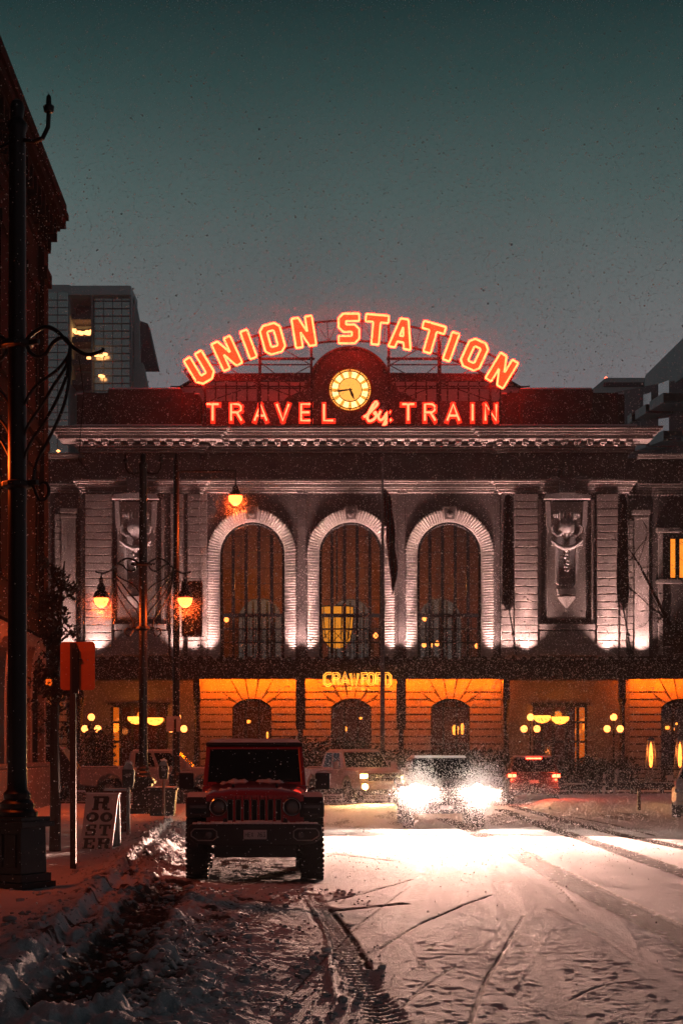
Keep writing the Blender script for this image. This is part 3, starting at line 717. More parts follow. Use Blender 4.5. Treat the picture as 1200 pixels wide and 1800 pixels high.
for (p0, p1) in ((1166, 1252), (1290, 1330)):
    b = MB(); b.box(X(p0-8), X(p0), .3, .6, Z(1150), Z(936)); b.box(X(p1), X(p1+8), .3, .6, Z(1150), Z(936)); b.box(X(p0-12), X(p1+12), .1, .6, Z(935), Z(927)); b.box(X(p0-12), X(p1+12), .1, .6, Z(1025), Z(1018))
    wf = b.build('window', M['stone'], st, bevel=.02)
    b = MB(); b.box(X(p0), X(p1), .50, .58, Z(1016), Z(937)); b.build('frame', M['iron'], wf)
    b = MB()
    for (q0, q1) in ((p0+14, p0+22), (p0+30, p0+40), (p0+48, p0+56)): b.box(X(q0), X(q1), .44, .49, Z(1014), Z(946))
    b.build('pane', emit('lit_window', (1, .25, .02), 1.4), wf)

# ---- ground floor under the canopy
def gf_bay(p0, p1, oc, ohw, py_spring, py_top, door=True, ptop=1192):
    """orange-lit rusticated bay p0..p1 with a segmental arch centred oc"""
    y0 = -.30 if p0 >= 352 and p1 <= 880 else -.8
    b = MB(); bk = MB(); c = X(oc, y0); hw = X(oc+ohw, y0) - c; spring = Z(py_spring, y0); crown = Z(py_top, y0); rise = crown - spring
    Rr = (hw*hw + rise*rise)/(2*rise); cz = crown - Rr
    a0, a1 = X(p0, y0), X(p1, y0); zt = Z(ptop, y0)
    seg_wall(b, a0, a1, -.1, zt, [(c, hw, -.1, spring, rise)], y0, .5)
    top_c = Z(py_spring - 16, y0)
    p = py_spring; z = spring - .05
    while z > .2:       # courses beside the opening
        zz = z - .46
        bk.box(a0, c-hw-.02, y0-.10, y0-.004, zz+.10, z); bk.box(c+hw+.02, a1, y0-.10, y0-.004, zz+.10, z); z = zz
    # voussoirs
    na = 7; th = math.asin(hw/Rr); zz1 = spring + .42; zz2 = spring + .88
    def ray(a, ztop_, xlim=None):
        d = (math.sin(a), math.cos(a)); t = (ztop_ - cz)/max(d[1], .05); return (c + d[0]*t, ztop_)
    for i in range(na):
        u0 = -th + 2*th*i/na + .016; u1 = -th + 2*th*(i+1)/na - .016
        lim = {0: zz1, 6: zz1, 1: zz2, 5: zz2}.get(i, zt - .02)
        ins = [(c + Rr*math.sin(u0+(u1-u0)*j/3), cz + Rr*math.cos(u0+(u1-u0)*j/3)) for j in range(4)]
        o1 = ray(u1*1.25, lim); o0 = ray(u0*1.25, lim)
        poly = ins + [o1, o0] if i in (2,3,4) else (ins + ([(a1, lim), ] if 0 else []) + [o1, o0])
        bk.prism(poly, y0-.10, y0-.004)
        if i in (0, 1):
            zl = spring + .03 if i == 0 else zz1 + .10
            e1 = ins[0] if i == 0 else ray(u0*1.25, zl); bk.prism([(a0, zl), (e1[0]-.03, max(e1[1], zl)), (o0[0]-.03, lim), (a0, lim)], y0-.10, y0-.004)
        if i in (5, 6):
            zl = spring + .03 if i == 6 else zz1 + .10
            e1 = ins[-1] if i == 6 else ray(u1*1.25, zl); bk.prism([(e1[0]+.05, max(e1[1], zl)), (a1, zl), (a1, lim), (o1[0]+.05, lim)], y0-.10, y0-.004)
    zt2 = zt-.02
    l0 = ray((-th + 2*th*2/na + .012)*1.25, zz2+.04); l1 = ray((-th + 2*th*2/na + .012)*1.25, zt2)
    bk.prism([(a0, zz2+.10), (l0[0]-.05, zz2+.10), (l1[0]-.05, zt2), (a0, zt2)], y0-.10, y0-.004)
    bk.prism([(2*c-l0[0]+.05, zz2+.10), (a1, zz2+.10), (a1, zt2), (2*c-l1[0]+.05, zt2)], y0-.10, y0-.004)
    gb = b.build('ground_floor_bay', M['stone_dark'], st); bk.build('rusticated_blocks', M['stone_light'], gb)
    d = MB(); yd = y0 + .42
    for t in (-1, -.34, .34, 1): d.box(c+t*hw-.07, c+t*hw+.07, yd-.07, yd+.07, 0, spring + (rise*.8 if abs(t) < 1 else 0))
    for zz in (.05, 1.0, 2.25, spring-.1): d.box(c-hw, c+hw, yd-.05, yd+.05, zz, zz+.12)
    n = 12; path = [(c + Rr*math.sin(-th+2*th*i/n), yd, cz + Rr*math.cos(-th+2*th*i/n)-.08) for i in range(n+1)]; d.tube(path, .09, 6)
    dd = d.build('door', M['iron'], st)
    e = MB(); e.add([(c-hw, yd+.02, 0), (c+hw, yd+.02, 0), (c+hw, yd+.02, spring), (c-hw, yd+.02, spring)], [(0,1,2,3)]); e.build('pane', M['glass'], dd)
    e = MB(); e.box(c-hw-1, c+hw+1, y0+2.5, y0+2.6, -.1, crown+.4); e.build('lobby_wall', M['amber_dim'], dd)
    for (lx, ly, lw, lh) in {443: ((436, 1268, 5, 3), (470, 1292, 2, 6)), 617: ((607, 1281, 3, 4), (634, 1262, 3, 2)), 791: ((800, 1283, 6, 9), (812, 1281, 3, 10)), 1195: ((1172, 1279, 4, 3), (1182, 1281, 3, 3), (1188, 1272, 2, 2))}.get(oc, ((60, 1280, 3, 4),)):
        e = MB(); e.lathe([(0, -lh*.036), (lw*.03, -lh*.03), (lw*.036, lh*.02), (lw*.02, lh*.034), (0, lh*.036)], X(lx, y0+1.3), y0+1.3, 10, 'z', Z(ly)); e.build('lantern', M['pendant'], dd)
gf_bay(352, 526, 443, 34, 1243, 1228); gf_bay(530, 703, 617, 35, 1243, 1228); gf_bay(706, 880, 791, 34, 1243, 1228); gf_bay(1103, 1290, 1195, 34, 1243, 1228)
gf_bay(-30, 118, 60, 34, 1243, 1228)
for (p0, p1, w0, w1) in ((148, 352, 200, 296), (880, 1102, 935, 1026)):
    b = MB(); y0 = -.95; zt = Z(1196, y0)
    b.box(X(p0), X(w0-2), y0, -.56, 0, zt); b.box(X(w1+2), X(p1)-.02, y0, -.56, 0, zt); b.box(X(w0-2)+.002, X(w1+2)-.002, y0, -.56, Z(1240), zt); b.box(X(w0-2)+.002, X(w1+2)-.002, y0, -.56, 0, .6)
    for q in (p0, w1+5):
        q1 = w0-5 if q == p0 else p1-2
        z = 3.9
        while z > .3: b.box(X(q, y0), X(q1, y0), y0-.09, y0-.003, z-.46, z-.09); z -= .48
    b.build('ground_floor_wall', M['stone'], st)
    f = MB(); yf = -.85
    for t in (0, .16, .37, .62, .84, 1): xx = X(w0)+t*(X(w1)-X(w0)); f.box(xx-.09, xx+.09, yf-.08, yf+.05, .5, Z(1241))
    for pz in (1242, 1270, 1304): f.box(X(w0), X(w1), yf-.06, yf+.04, Z(pz+2), Z(pz-2))
    f.box(X(w0)-.2, X(w1)+.2, yf-.3, yf+.05, Z(1240), Z(1236))
    sw = f.build('shop_window', M['iron'], st)
    f = MB(); f.add([(X(w0), yf, .6), (X(w1), yf, .6), (X(w1), yf, Z(1241)), (X(w0), yf, Z(1241))], [(0,1,2,3)]); f.build('pane', M['glass'], sw)
    f = MB(); lo, hi = (w0, w0+14) if p0 == 148 else (w1-18, w1)
    f.box(X(lo), X(hi), -.63, -.565, .6, Z(1241)); f.build('lit_curtain', M['amber'], sw)
    f = MB(); f.box(X(w0), X(w1), -.60, -.557, .6, Z(1241)); f.build('room', mat('room_wall', (0.12, 0.04, 0.015), 0.8), sw)
    f = MB()
    for (qx, qy) in ((0, 0), (32, 2)):
        base = (952, 1264) if p0 == 880 else (240, 1266)
        f.lathe([(0, -.26), (.30, -.19), (.50, -.02), (.55, .12), (.52, .22), (0, .23)], X(base[0]+qx, -1.4), -1.4, 16, 'z', Z(base[1]+qy, -1.4))
    f.build('pendant_lamp', M['pendant'], sw, smooth=True)
    point('shop_light', ((X(w0)+X(w1))/2, -2.0, Z(1258)), 45, (1, .24, .02), .3, st)
# canopy: scalloped glass-and-iron marquee
cb = MB(); yk = -5.0; zc1, zc0 = Z(1159, yk), Z(1190, yk)
cb.box(X(60, yk), X(1330, yk), yk, -.98, zc1-.12, zc1); cb.box(X(60, yk), X(1330, yk), yk, yk+.12, zc0, zc1-.121)
cb.box(X(60, yk), X(1330, yk), yk-.06, yk+.14, zc0-.12, zc0+.002); cb.box(X(60, yk), X(1330, yk), yk-.07, yk-.001, zc1-.3, zc1-.2)
x = X(60, yk); i = 0
while x < X(1330, yk):
    r_ = .20; cb.prism([(x + r_*math.cos(a), zc1 + r_*math.sin(a)*.9) for a in [math.pi*j/8 for j in range(9)]], yk-.08, yk+.10)
    cb.lathe([(0, -.13), (.12, 0), (0, .13)], x, yk-.02, 8, 'z', zc1+.02)
    cb.box(x-.025, x+.025, yk-.04, yk-.002, zc0+.01, zc1-.31)
    x += .585
x = X(60, yk)
while x < X(1330, yk): cb.box(x-.05, x+.05, yk+.13, -1.0, zc1-.40, zc1-.125); x += 2.34
cb.box(X(352)+.01, X(880)-.01, -.979, -.13, zc1-.2, zc1-.01); cb.box(X(60), X(148)-.01, -.979, .59, zc1-.2, zc1-.01); cb.box(X(1100)+.01, X(1330), -.979, .59, zc1-.2, zc1-.01)
cb.build('canopy', M['canopy'], st)
cb = MB(); cb.box(X(60, yk), X(1330, yk), yk+.05, -1.0, zc1+.004, zc1+.05); cb.build('snow_on_canopy', M['snow'], st)
for q in (345, 528, 705, 890, 1094, 140):
    c_ = MB(); xx = X(q, yk); c_.lathe([(.34, 0), (.34, .5), (.24, .6), (.17, .8), (.15, 4.6), (.22, 4.8), (.3, 5.0)], xx, yk+.35, 14)
    c_.box(xx-.28, xx+.28, yk+.15, yk+.60, 3.2, zc0+.3) if q in (528, 705) else c_.box(xx-.2, xx+.2, yk+.15, yk+.60, 5.0, zc0+.3)
    c_.build('canopy_post', M['iron'], st, smooth=True)
# lights under the canopy (fittings above each door) and uplights standing on the canopy roof
for q in (372, 408, 443, 478, 510, 548, 582, 617, 652, 686, 724, 757, 791, 825, 862, 1122, 1160, 1195, 60):
    lp = MB(); lp.lathe([(0, -.05), (.12, -.03), (.14, .05), (0, .06)], X(q, -1.6), -1.6, 10, 'z', zc1-.48); lp.build('downlight', M['pendant'], st)
    point('canopy_light', (X(q, -1.6), -1.25 if 352 < q < 880 else -1.75, zc1-1.25), 175, (1, .115, .002), .12, st)
UP = []
for c, h, sl, s, _r in AR: UP += [(c-h-.38, -.75, 8800, 0), (c+h+.38, -.75, 8800, 0)]
for q, e in ((172, 4200), (312, 2600), (340, 2600), (924, 5000), (1067, 5000), (891, 2600), (1094, 2600)): UP.append((X(q, -1), -1.55, e, 0))
UP += [(X(1127), -.45, 5000, 0), (X(121), -.45, 3000, 0)]
for (xx, yy, e, an) in UP:
    lp = MB(); lp.lathe([(.0, 0), (.13, 0), (.16, .2), (.14, .22), (0, .18)], xx, yy, 12, 'z', zc1+.05); lp.build('uplight', M['iron'], st)
    spot('uplight_beam', (xx, yy, zc1+.29), (xx, yy + .62, zc1+10), min(e, 5200)*.42, 95, 1.0, (1, .58, .51), .06, st)
    spot('uplight_beam', (xx, yy, zc1+.30), (xx, yy + .75, zc1+10), e*1.25, 24, 1.0, (1, .55, .48), .06, st)
for q in (240, 994): spot('uplight_beam', (X(q), -3.6, zc1+.25), (X(q), -.9, Z(930)), 3200, 20, 1.0, (1, .62, .60), .08, st)
# wide soft uplights catching the cornices
for q in (150, 195, 285, 335, 1040, 1090, 945, 900): spot('cornice_beam', (X(q), -1.75, zc1+.25), (X(q), -1.55, Z(775)), 2000, 20, 1.0, (1, .40, .37), .1, st)
for q in (372, 443, 531, 617, 706, 790, 862): spot('cornice_beam', (X(q), -1.2, zc1+.25), (X(q), -1.05, Z(775)), 1700, 22, 1.0, (1, .38, .35), .1, st)

# ================================================================== ROOF SIGN
sg = empty('neon_roof_sign', (0, SY-1.4, Z(745)), 0, 'huge arched roof sign reading UNION STATION in outlined orange neon letters', 'neon sign')
SB = Z(745); yl = -1.4
def LX(px): return X(px, yl)
def LZ(py): return Z(py, yl) - SB
ps = (SY + yl)/F
LET = {
 'U': [[(-18,26),(-18,-17),(-9,-26),(9,-26),(18,-17),(18,26),(5,26),(5,-12),(-5,-12),(-5,26)]],
 'N': [[(-18,-26),(-18,26),(-6,26),(6,-1),(6,26),(18,26),(18,-26),(6,-26),(-6,1),(-6,-26)]],
 'I': [[(-6.5,-26),(-6.5,26),(6.5,26),(6.5,-26)]],
 'O': [[(-10,-26),(-18,-18),(-18,18),(-10,26),(10,26),(18,18),(18,-18),(10,-26)], [(-4,-14),(-6,-12),(-6,12),(-4,14),(4,14),(6,12),(6,-12),(4,-14)]],
 'S': [[(18,26),(-10,26),(-18,18),(-18,2),(-10,-6),(5,-6),(5,-13),(-18,-13),(-18,-26),(10,-26),(18,-18),(18,-1),(10,7),(-5,7),(-5,13),(18,13)]],
 'T': [[(-20,26),(20,26),(20,13),(6.5,13),(6.5,-26),(-6.5,-26),(-6.5,13),(-20,13)]],
 'A': [[(-20,-26),(-7,26),(7,26),(20,-26),(8,-26),(5.5,-15),(-5.5,-15),(-8,-26)], [(-3.2,-4),(3.2,-4),(0,12)]],
}
def big_letter(ch, px, py, ang, k=1.0):
    a = R(ang); ca, sa = math.cos(a), math.sin(a); ox, oz = LX(px), LZ(py)
    tr = lambda p: (ox + (p[0]*ca - p[1]*sa)*ps*k, oz + (p[0]*sa + p[1]*ca)*ps*k)
    f = MB()
    if ch == 'O':
        o_, i_ = LET['O']
        o_ = [tr(p) for p in o_]; i_ = [tr(p) for p in i_]
        for j in range(8):
            q = (j+1) % 8; f.prism([o_[j], o_[q], i_[q], i_[j]], -.04, .10)
    elif ch == 'A':
        for s_ in (1, -1):
            f.prism([tr((s_*x_, y_)) for x_, y_ in ((-20,-26),(-7,26),(0,26),(0,12),(-3.2,-4),(0,-4),(0,-15),(-5.5,-15),(-8,-26))], -.04, .10)
    else: f.prism([tr(p) for p in LET[ch][0]], -.04, .10)
    L = f.build('letter', M['face'], sg); L['label'] = 'outlined orange neon letter ' + ch
    t = MB()
    for lp in LET[ch]:
        pts = [Vector((tr(p)[0], -.10, tr(p)[1])) for p in lp]; dense = []
        for i in range(len(pts)):
            a_, b_ = pts[i], pts[(i+1) % len(pts)]; dense += [a_ + (b_-a_)*.04, a_ + (b_-a_)*.5, a_ + (b_-a_)*.96]
        t.tube(dense, .068, 6, True)
    t.build('neon_tube', M['tube'], L)
for ch, px, py in (('U',352,648),('N',399,622),('I',437,606),('O',479,596),('N',534,584),('S',613,578),('T',661,580),('A',706,587),('T',757,595),('I',792,610),('O',833,624),('N',881,652)):
    big_letter(ch, px, py, -math.degrees(math.asin((px - 616)/514)), 1.0 if ch != 'I' else .98)
# steel arch truss, posts and beams
fr = MB(); yb = .35
def arcp(Rr, a): return (LX(616) + Rr*ps*math.sin(a), yb, LZ(1092) + Rr*ps*math.cos(a))
A0 = .585
for Rr, r_ in ((531, .07), (495, .07)):
    fr.tube([arcp(Rr, -A0 + 2*A0*i/60) for i in range(61)], r_, 6)
for i in range(31):
    a = -A0 + 2*A0*i/30; fr.tube([arcp(495, a), arcp(531, a)], .035, 4)
    if i < 30:
        b_ = -A0 + 2*A0*(i+1)/30
        fr.tube([arcp(495, a), arcp(531, b_)] if i % 2 else [arcp(531, a), arcp(495, b_)], .03, 4)
def bar(p0, p1, r_=.06, y=yb): fr.tube([(LX(p0[0]), y, LZ(p0[1])), (LX(p1[0]), y, LZ(p1[1]))], r_, 4)
for x_, t_ in ((360, 672), (456, 585), (547, 566), (683, 566), (771, 580), (862, 640)): bar((x_, t_), (x_, 746), .10)
for s_ in (0, 1):
    mm = (lambda p: p) if s_ == 0 else (lambda p: 1232 - p)
    for (a, b, y_, r_) in ((455, 553, 628.5, .10), (372, 548, 639, .05), (358, 530, 677, .05), (358, 530, 681, .04), (340, 470, 639, .04)): bar((mm(a), y_), (mm(b), y_), r_)
    for q in (((500, 613), (547, 640)), ((458, 635), (540, 700)), ((360, 706), (456, 672)), ((456, 672), (540, 706)), ((372, 630), (456, 675)), ((547, 640), (500, 665)), ((360, 690), (340, 655)), ((408, 690), (408, 705))): bar((mm(q[0][0]), q[0][1]), (mm(q[1][0]), q[1][1]), .04)
    for q in (((456, 590), (456, 746)), ((547, 570), (547, 746))): bar((mm(q[0][0]), q[0][1]), (mm(q[1][0]), q[1][1]), .07, 1.6)
    for yy in (630, 665, 700): fr.tube([(LX(mm(456)), yb, LZ(yy)), (LX(mm(456)), 1.6, LZ(yy+8))], .04, 4)
fr.build('steel_frame', M['steel'], sg)
for s_ in (0, 1):
    mm = (lambda p: p) if s_ == 0 else (lambda p: 1232 - p)
    b = MB(); pts = [(LX(mm(324)), LZ(651)), (LX(mm(545)), LZ(649)), (LX(mm(545)), LZ(664)), (LX(mm(332)), LZ(664))]
    b.prism(pts, 1.0, 1.25); b.build('catwalk', M['steel'], sg)
# TRAVEL by TRAIN
sg2 = empty('neon_parapet_sign', (0, SY-.9, Z(745)), 0, 'red neon sign reading TRAVEL by TRAIN along the parapet under the clock', 'neon sign')
yl = -.9; ps = (SY + yl)/F
STK = {'T': [[(-11,15),(11,15)],[(0,15),(0,-15)]], 'R': [[(-9,-15),(-9,15),(4,15),(9,11),(9,4),(4,0),(-9,0)],[(1,0),(10,-15)]],
       'A': [[(-11,-15),(0,15),(11,-15)],[(-7,-6),(7,-6)]], 'V': [[(-11,15),(0,-15),(11,15)]], 'E': [[(9,15),(-8,15),(-8,-15),(9,-15)],[(-8,0),(7,0)]],
       'L': [[(-7,15),(-7,-15),(10,-15)]], 'I': [[(0,15),(0,-15)]], 'N': [[(-10,-15),(-10,15),(10,-15),(10,15)]]}
def stroke_letter(parent, strokes, ox, oz, k, name, lab, rt, rc):
    f = MB()
    for sp in strokes:
        for a_, b_ in zip(sp[:-1], sp[1:]):
            a_ = Vector((a_[0]*k, 0, a_[1]*k)); b_ = Vector((b_[0]*k, 0, b_[1]*k)); d = (b_-a_).normalized(); n_ = Vector((-d.z, 0, d.x))
            yo = random.uniform(0, .03)
            q = [a_ - d*rc - n_*rc, b_ + d*rc - n_*rc, b_ + d*rc + n_*rc, a_ - d*rc + n_*rc]
            f.prism([(ox+v.x, oz+v.z) for v in q], .02+yo, .30)
    L = f.build('letter', M['face2'], parent); L['label'] = lab
    t = MB()
    for sp in strokes: t.tube([(ox+p[0]*k, -.05, oz+p[1]*k) for p in sp], rt, 6)
    t.build('neon_tube', M['tube2'], L)
for ch, px in (('T',374),('R',415),('A',458),('V',497),('E',537),('L',576),('T',717),('R',755),('A',796),('I',830),('N',862)):
    stroke_letter(sg2, STK[ch], LX(px), LZ(725), ps*.96, 'letter', 'red neon letter ' + ch, .065, .15)
def z5(x_, y_): return ((560 + x_/7.5 - 665), -(540 + y_/7.5 - 728))
by = [[z5(*p) for p in ((590,1450),(640,1420),(720,1340),(772,1280),(760,1250),(725,1275),(665,1380),(640,1460),(662,1500),(710,1490),(755,1440),(745,1385),(730,1400),(765,1425),(800,1415))],
      [z5(*p) for p in ((815,1370),(785,1440),(805,1490),(850,1470),(890,1410),(930,1370))], [z5(*p) for p in ((935,1370),(900,1450),(855,1550),(828,1600))], [z5(*p) for p in ((835,1590),(890,1530),(955,1480))]]
stroke_letter(sg2, [[(v.x, v.y) for v in catmull([Vector((*p, 0)) for p in s_], 4)] for s_ in by], LX(665), LZ(728), ps, 'letter', 'red neon script word by', .08, .11)
ox = mat('oxblood_panel', (0.10, 0.02, 0.02), 0.6, col2=(0.05, 0.012, 0.012), nscale=1.5)
for pa, pb in ((356, 497), (733, 878)):
    b = MB(); b.box(LX(pa), LX(pb), .34, .42, LZ(746), LZ(703)); b.build('backing_panel', ox, sg2)
# CRAWFORD hotel sign on the canopy edge
sg3 = empty('hotel_sign', (0, SY-5.3, Z(1206, -5.3)), 0, 'small amber neon sign reading CRAWFORD on the edge of the dark canopy', 'neon sign')
yl = -5.3; ps = (SY + yl)/F; SB3 = Z(1206, yl)
def outline(m_, pts, w_, closed=False, cap=True):
    P = [Vector((p[0], p[1])) for p in pts]; n = len(P); Ls, Rs = [], []
    for i in range(n):
        if closed: a_, b_, c_ = P[i-1], P[i], P[(i+1) % n]
        else: a_, b_, c_ = P[max(i-1, 0)], P[i], P[min(i+1, n-1)]
        d0 = (b_-a_).normalized() if (b_-a_).length > 1e-6 else (c_-b_).normalized(); d1 = (c_-b_).normalized() if (c_-b_).length > 1e-6 else d0
        n0 = Vector((-d0.y, d0.x)); n1 = Vector((-d1.y, d1.x)); mt = (n0+n1); mt = mt.normalized() if mt.length > .2 else n0
        mi = w_/max(mt.dot(n0), .45); Ls.append(b_ + mt*mi); Rs.append(b_ - mt*mi)
    if closed: m_.append((Ls, True)); m_.append((Rs, True))
    else: m_.append((Ls + Rs[::-1], True))
CR = {'C': ([[(6,9),(-2,9),(-6,5),(-6,-8),(-2,-12),(2,-12),(6,-9)]], 1), 'R': ([[(-5,-10),(-5,9),(2,9),(5,6),(5,3),(2,0),(-5,0)],[(1,0),(5,-10)]], 1),
      'A': ([[(-6,-10),(0,9),(6,-10)],[(-3,-5),(3,-5)]], 1), 'W': ([[(-6.8,9),(-3.4,-10),(0,6),(3.4,-10),(6.8,9)]], 1), 'F': ([[(5,9),(-4,9),(-4,-10)],[(-4,0),(3,0)]], 1),
      'O': ([[(-5,6),(-5,-7),(-2,-10),(2,-10),(5,-7),(5,6),(2,9),(-2,9)]], 2), 'D': ([[(-5,9),(-5,-13),(1,-13),(5,-9),(5,5),(1,9)]], 2)}
for ch, px in (('C',576),('R',591),('A',606),('W',622.5),('F',640.5),('O',652),('R',667),('D',681)):
    strokes, md = CR[ch]; ol = []
    for s_ in strokes: outline(ol, s_, 1.5, closed=(md == 2))
    t = MB(); ox, oz = X(px, yl), Z(1193, yl) - SB3
    for pts, cl_ in ol: t.tube([(ox + p.x*ps, -.05, oz + p.y*ps) for p in pts], .028, 5, cl_)
    L = t.build('letter', M['amber_tube'], sg3); L['label'] = 'amber neon letter ' + ch
hk = [('H', 596), ('O', 608), ('T', 620), ('E', 632), ('L', 643)]
HS = {'H': [[(-3,3),(-3,-3)],[(3,3),(3,-3)],[(-3,0),(3,0)]], 'O': [[(-3,3),(-3,-3),(3,-3),(3,3),(-3,3)]], 'T': [[(-3,3),(3,3)],[(0,3),(0,-3)]], 'E': [[(3,3),(-3,3),(-3,-3),(3,-3)],[(-3,0),(2,0)]], 'L': [[(-3,3),(-3,-3),(3,-3)]]}
for ch, px in hk:
    t = MB()
    for s_ in HS[ch]: t.tube([(X(px+6, yl)+p[0]*ps, -.03, Z(1210, yl)-SB3+p[1]*ps*.8) for p in s_], .018, 4)
    t.build('letter', M['amber_tube'], sg3)['label'] = 'small amber neon letter ' + ch
b = MB()
for q in (1178, 1206, 1215): b.box(X(566, yl), X(690, yl), .02, .08, Z(q, yl)-SB3-.03, Z(q, yl)-SB3+.03)
b.build('bracket', M['iron'], sg3)

# train shed roof behind the sign
tr = empty('train_hall_roof', (0, SY+9, Z(745)), 0, 'pale ribbed skylight roof rising behind the neon sign', 'roof')
def shed(p): return (X(p[0], 9), Z(p[1], 9) - Z(745))
b = MB(); b.prism([shed(p) for p in ((300,690),(345,664),(885,664),(930,690),(930,745),(300,745))], 0, 8); b.build('glazing', M['skylight'], tr)
b = MB(); x = 305
while x < 930:
    b.box(X(x, 9)-.05, X(x, 9)+.05, -.08, -.01, shed((0, 745))[1], shed((0, 688 if x < 345 or x > 885 else 665))[1]); x += 18.5
b.box(X(300, 9), X(930, 9), -.14, -.085, shed((0, 681))[1], shed((0, 679))[1]); b.tube([(shed(p)[0], -.05, shed(p)[1]) for p in ((300,691),(345,665),(885,665),(930,691))], .12, 5)
b.build('glazing_bar', M['steel'], tr)
# ================================================================== LEFT BRICK BUILDING
def wallx(Y): return PX(80, 57.0) - 0.034*(Y - 57.0)
lb = empty('brick_building', (wallx(57), 57, 0), 0.034, 'tall dark brick corner building with heavy bracketed cornice at the left edge', 'building')
# local: x = 0 is the street face, building extends to -x ; y from -45 (towards camera) to 0
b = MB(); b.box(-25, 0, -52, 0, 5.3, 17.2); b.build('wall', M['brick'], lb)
b = MB(); b.box(-25, .02, -52, .02, -.1, 5.29); b.build('ground_floor', M['sandstone'], lb)
b = MB(); b.box(-.5, .32, -52, .32, -.1, 1.35); b.box(-.5, .26, -52, .26, 1.351, 1.5); b.build('plinth', M['sandstone'], lb, bevel=.04)
b = MB()
for (pr, z0, z1) in ((.08, 17.21, 17.45), (.16, 17.45, 17.62), (.10, 17.62, 18.05), (.30, 18.05, 18.22), (.42, 18.22, 18.34), (.58, 18.34, 18.62), (.66, 18.62, 18.80), (.60, 18.80, 19.1)):
    b.box(-25, pr, -52, pr, z0, z1-.004)
b.build('cornice', M['brick'], lb)
y = -51
while y < 0: b = MB(); b.box(-.02, .42, y, y+.22, 17.66, 18.2); b.box(-.02, .24, y+.04, y+.18, 17.4, 17.66); y += .9; b.build('corbel', M['brick'], lb)
b = MB(); y = -50.5
while y < 0: b.box(.0, .16, y-.5, y+.5, 5.6, 17.2); b.box(-.02, .26, y-.6, y+.6, 16.2, 16.6); b.box(-.02, .26, y-.6, y+.6, 5.4, 5.9); y += 4.95
b.box(-.01, .2, -52, .1, 5.3, 5.5); b.box(-.01, .14, -52, .08, 11.2, 11.5)
b.build('pilasters', M['brick'], lb)
y = -48
while y < -1.5:
    for z0, z1 in ((6.6, 10.2), (12.0, 15.6)):
        f = MB(); f.box(.01, .10, y-1.2, y+1.2, z0-.2, z0); f.box(.01, .08, y-1.2, y-1.05, z0, z1); f.box(.01, .08, y+1.05, y+1.2, z0, z1); f.box(.01, .12, y-1.25, y+1.25, z1, z1+.35)
        wf = f.build('window', M['brick'], lb); f = MB(); f.box(.005, .03, y-1.04, y+1.04, z0+.01, z1-.01); f.build('pane', M['oldglass'], wf)
    f = MB(); n = 14; pr_ = [(y-1.3, .4)] + [(y + 1.3*math.cos(math.pi*(1-i/n)), 3.2 + 1.3*math.sin(math.pi*(1-i/n))) for i in range(n+1)] + [(y+1.3, .4)]
    o2 = [(y-1.7, 1.5)] + [(y + 1.7*math.cos(math.pi*(1-i/n)), 3.2 + 1.7*math.sin(math.pi*(1-i/n))) for i in range(n+1)] + [(y+1.7, 1.5)]
    for i in range(len(pr_)-1): f.add([(.24, *pr_[i]), (.24, *pr_[i+1]), (.24, *o2[i+1]), (.24, *o2[i]), (.02, *pr_[i]), (.02, *pr_[i+1]), (.02, *o2[i+1]), (.02, *o2[i])], [(0,1,2,3), (0,4,5,1), (3,2,6,7)])
    wf = f.build('shopfront_arch', M['sandstone'], lb); f = MB(); f.add([(.045, *p) for p in pr_], [tuple(range(len(pr_)))]); f.build('pane', M['oldglass'], wf)
    y += 4.95

# ================================================================== FAR TOWERS
def tower_local(Y): return (lambda px: PX(px, Y)), (lambda py: PZ(py, Y))
TY = 235.0; tx, tz = tower_local(TY)
tw = empty('glass_tower', (0, TY, 0), 0, 'teal glass apartment tower with lamps lit on its recessed balconies', 'building')
b = MB(); b.box(tx(20), tx(121), 1, 8, 0, tz(497)); b.box(tx(158), tx(228), 2, 8, 0, tz(506)); b.box(tx(121), tx(158), 6, 8, 0, tz(506)); b.box(tx(120.5), tx(230), 0, 8, tz(518), tz(502)); b.box(tx(95), tx(146), 3, 8, tz(497)+.01, tz(494))
b.build('core', M['tower_frame'], tw)
b = MB(); b.box(tx(20), tx(119), .6, .98, 0, tz(512)); b.box(tx(164), tx(228), 1.2, 1.98, 0, tz(519)); b.build('curtain_wall', M['tower_glass'], tw)
b = MB(); b.box(tx(160), tx(163), .2, 1.9, 0, tz(518)); b.box(tx(228), tx(231), .0, 2, 0, tz(518))
for i in range(17):
    yy = 525 + i*13.2; b.box(tx(20), tx(118), .4, .58, tz(yy+.8), tz(yy)); b.box(tx(164), tx(228), .9, 1.19, tz(yy+.9), tz(yy))
for xx in (180, 196, 212): b.box(tx(xx), tx(xx+.8), 1.0, 1.15, 0, tz(519))
for xx in (40, 60, 80, 100): b.box(tx(xx), tx(xx+.8), .42, .56, 0, tz(512))
b.build('mullions', mat('mullion_grey', (0.22, 0.30, 0.31), 0.6), tw)
b = MB(); b.prism([(tx(231.5), 0), (tx(263), 0), (tx(260), tz(690)), (tx(247), tz(629)), (tx(242), tz(629)), (tx(240), tz(552)), (tx(231.5), tz(510))], 3, 5); b.build('side_wing', M['tower_frame'], tw)
b = MB(); b.hexa([(tx(240), 4, tz(628)), (tx(269), 5.5, tz(628)), (tx(269), 9, tz(628)), (tx(240), 9, tz(628)), (tx(241), 4, tz(551)), (tx(252), 5.5, tz(551)), (tx(252), 9, tz(551)), (tx(241), 9, tz(551))]); b.build('overhang', M['tower_dark'], tw)
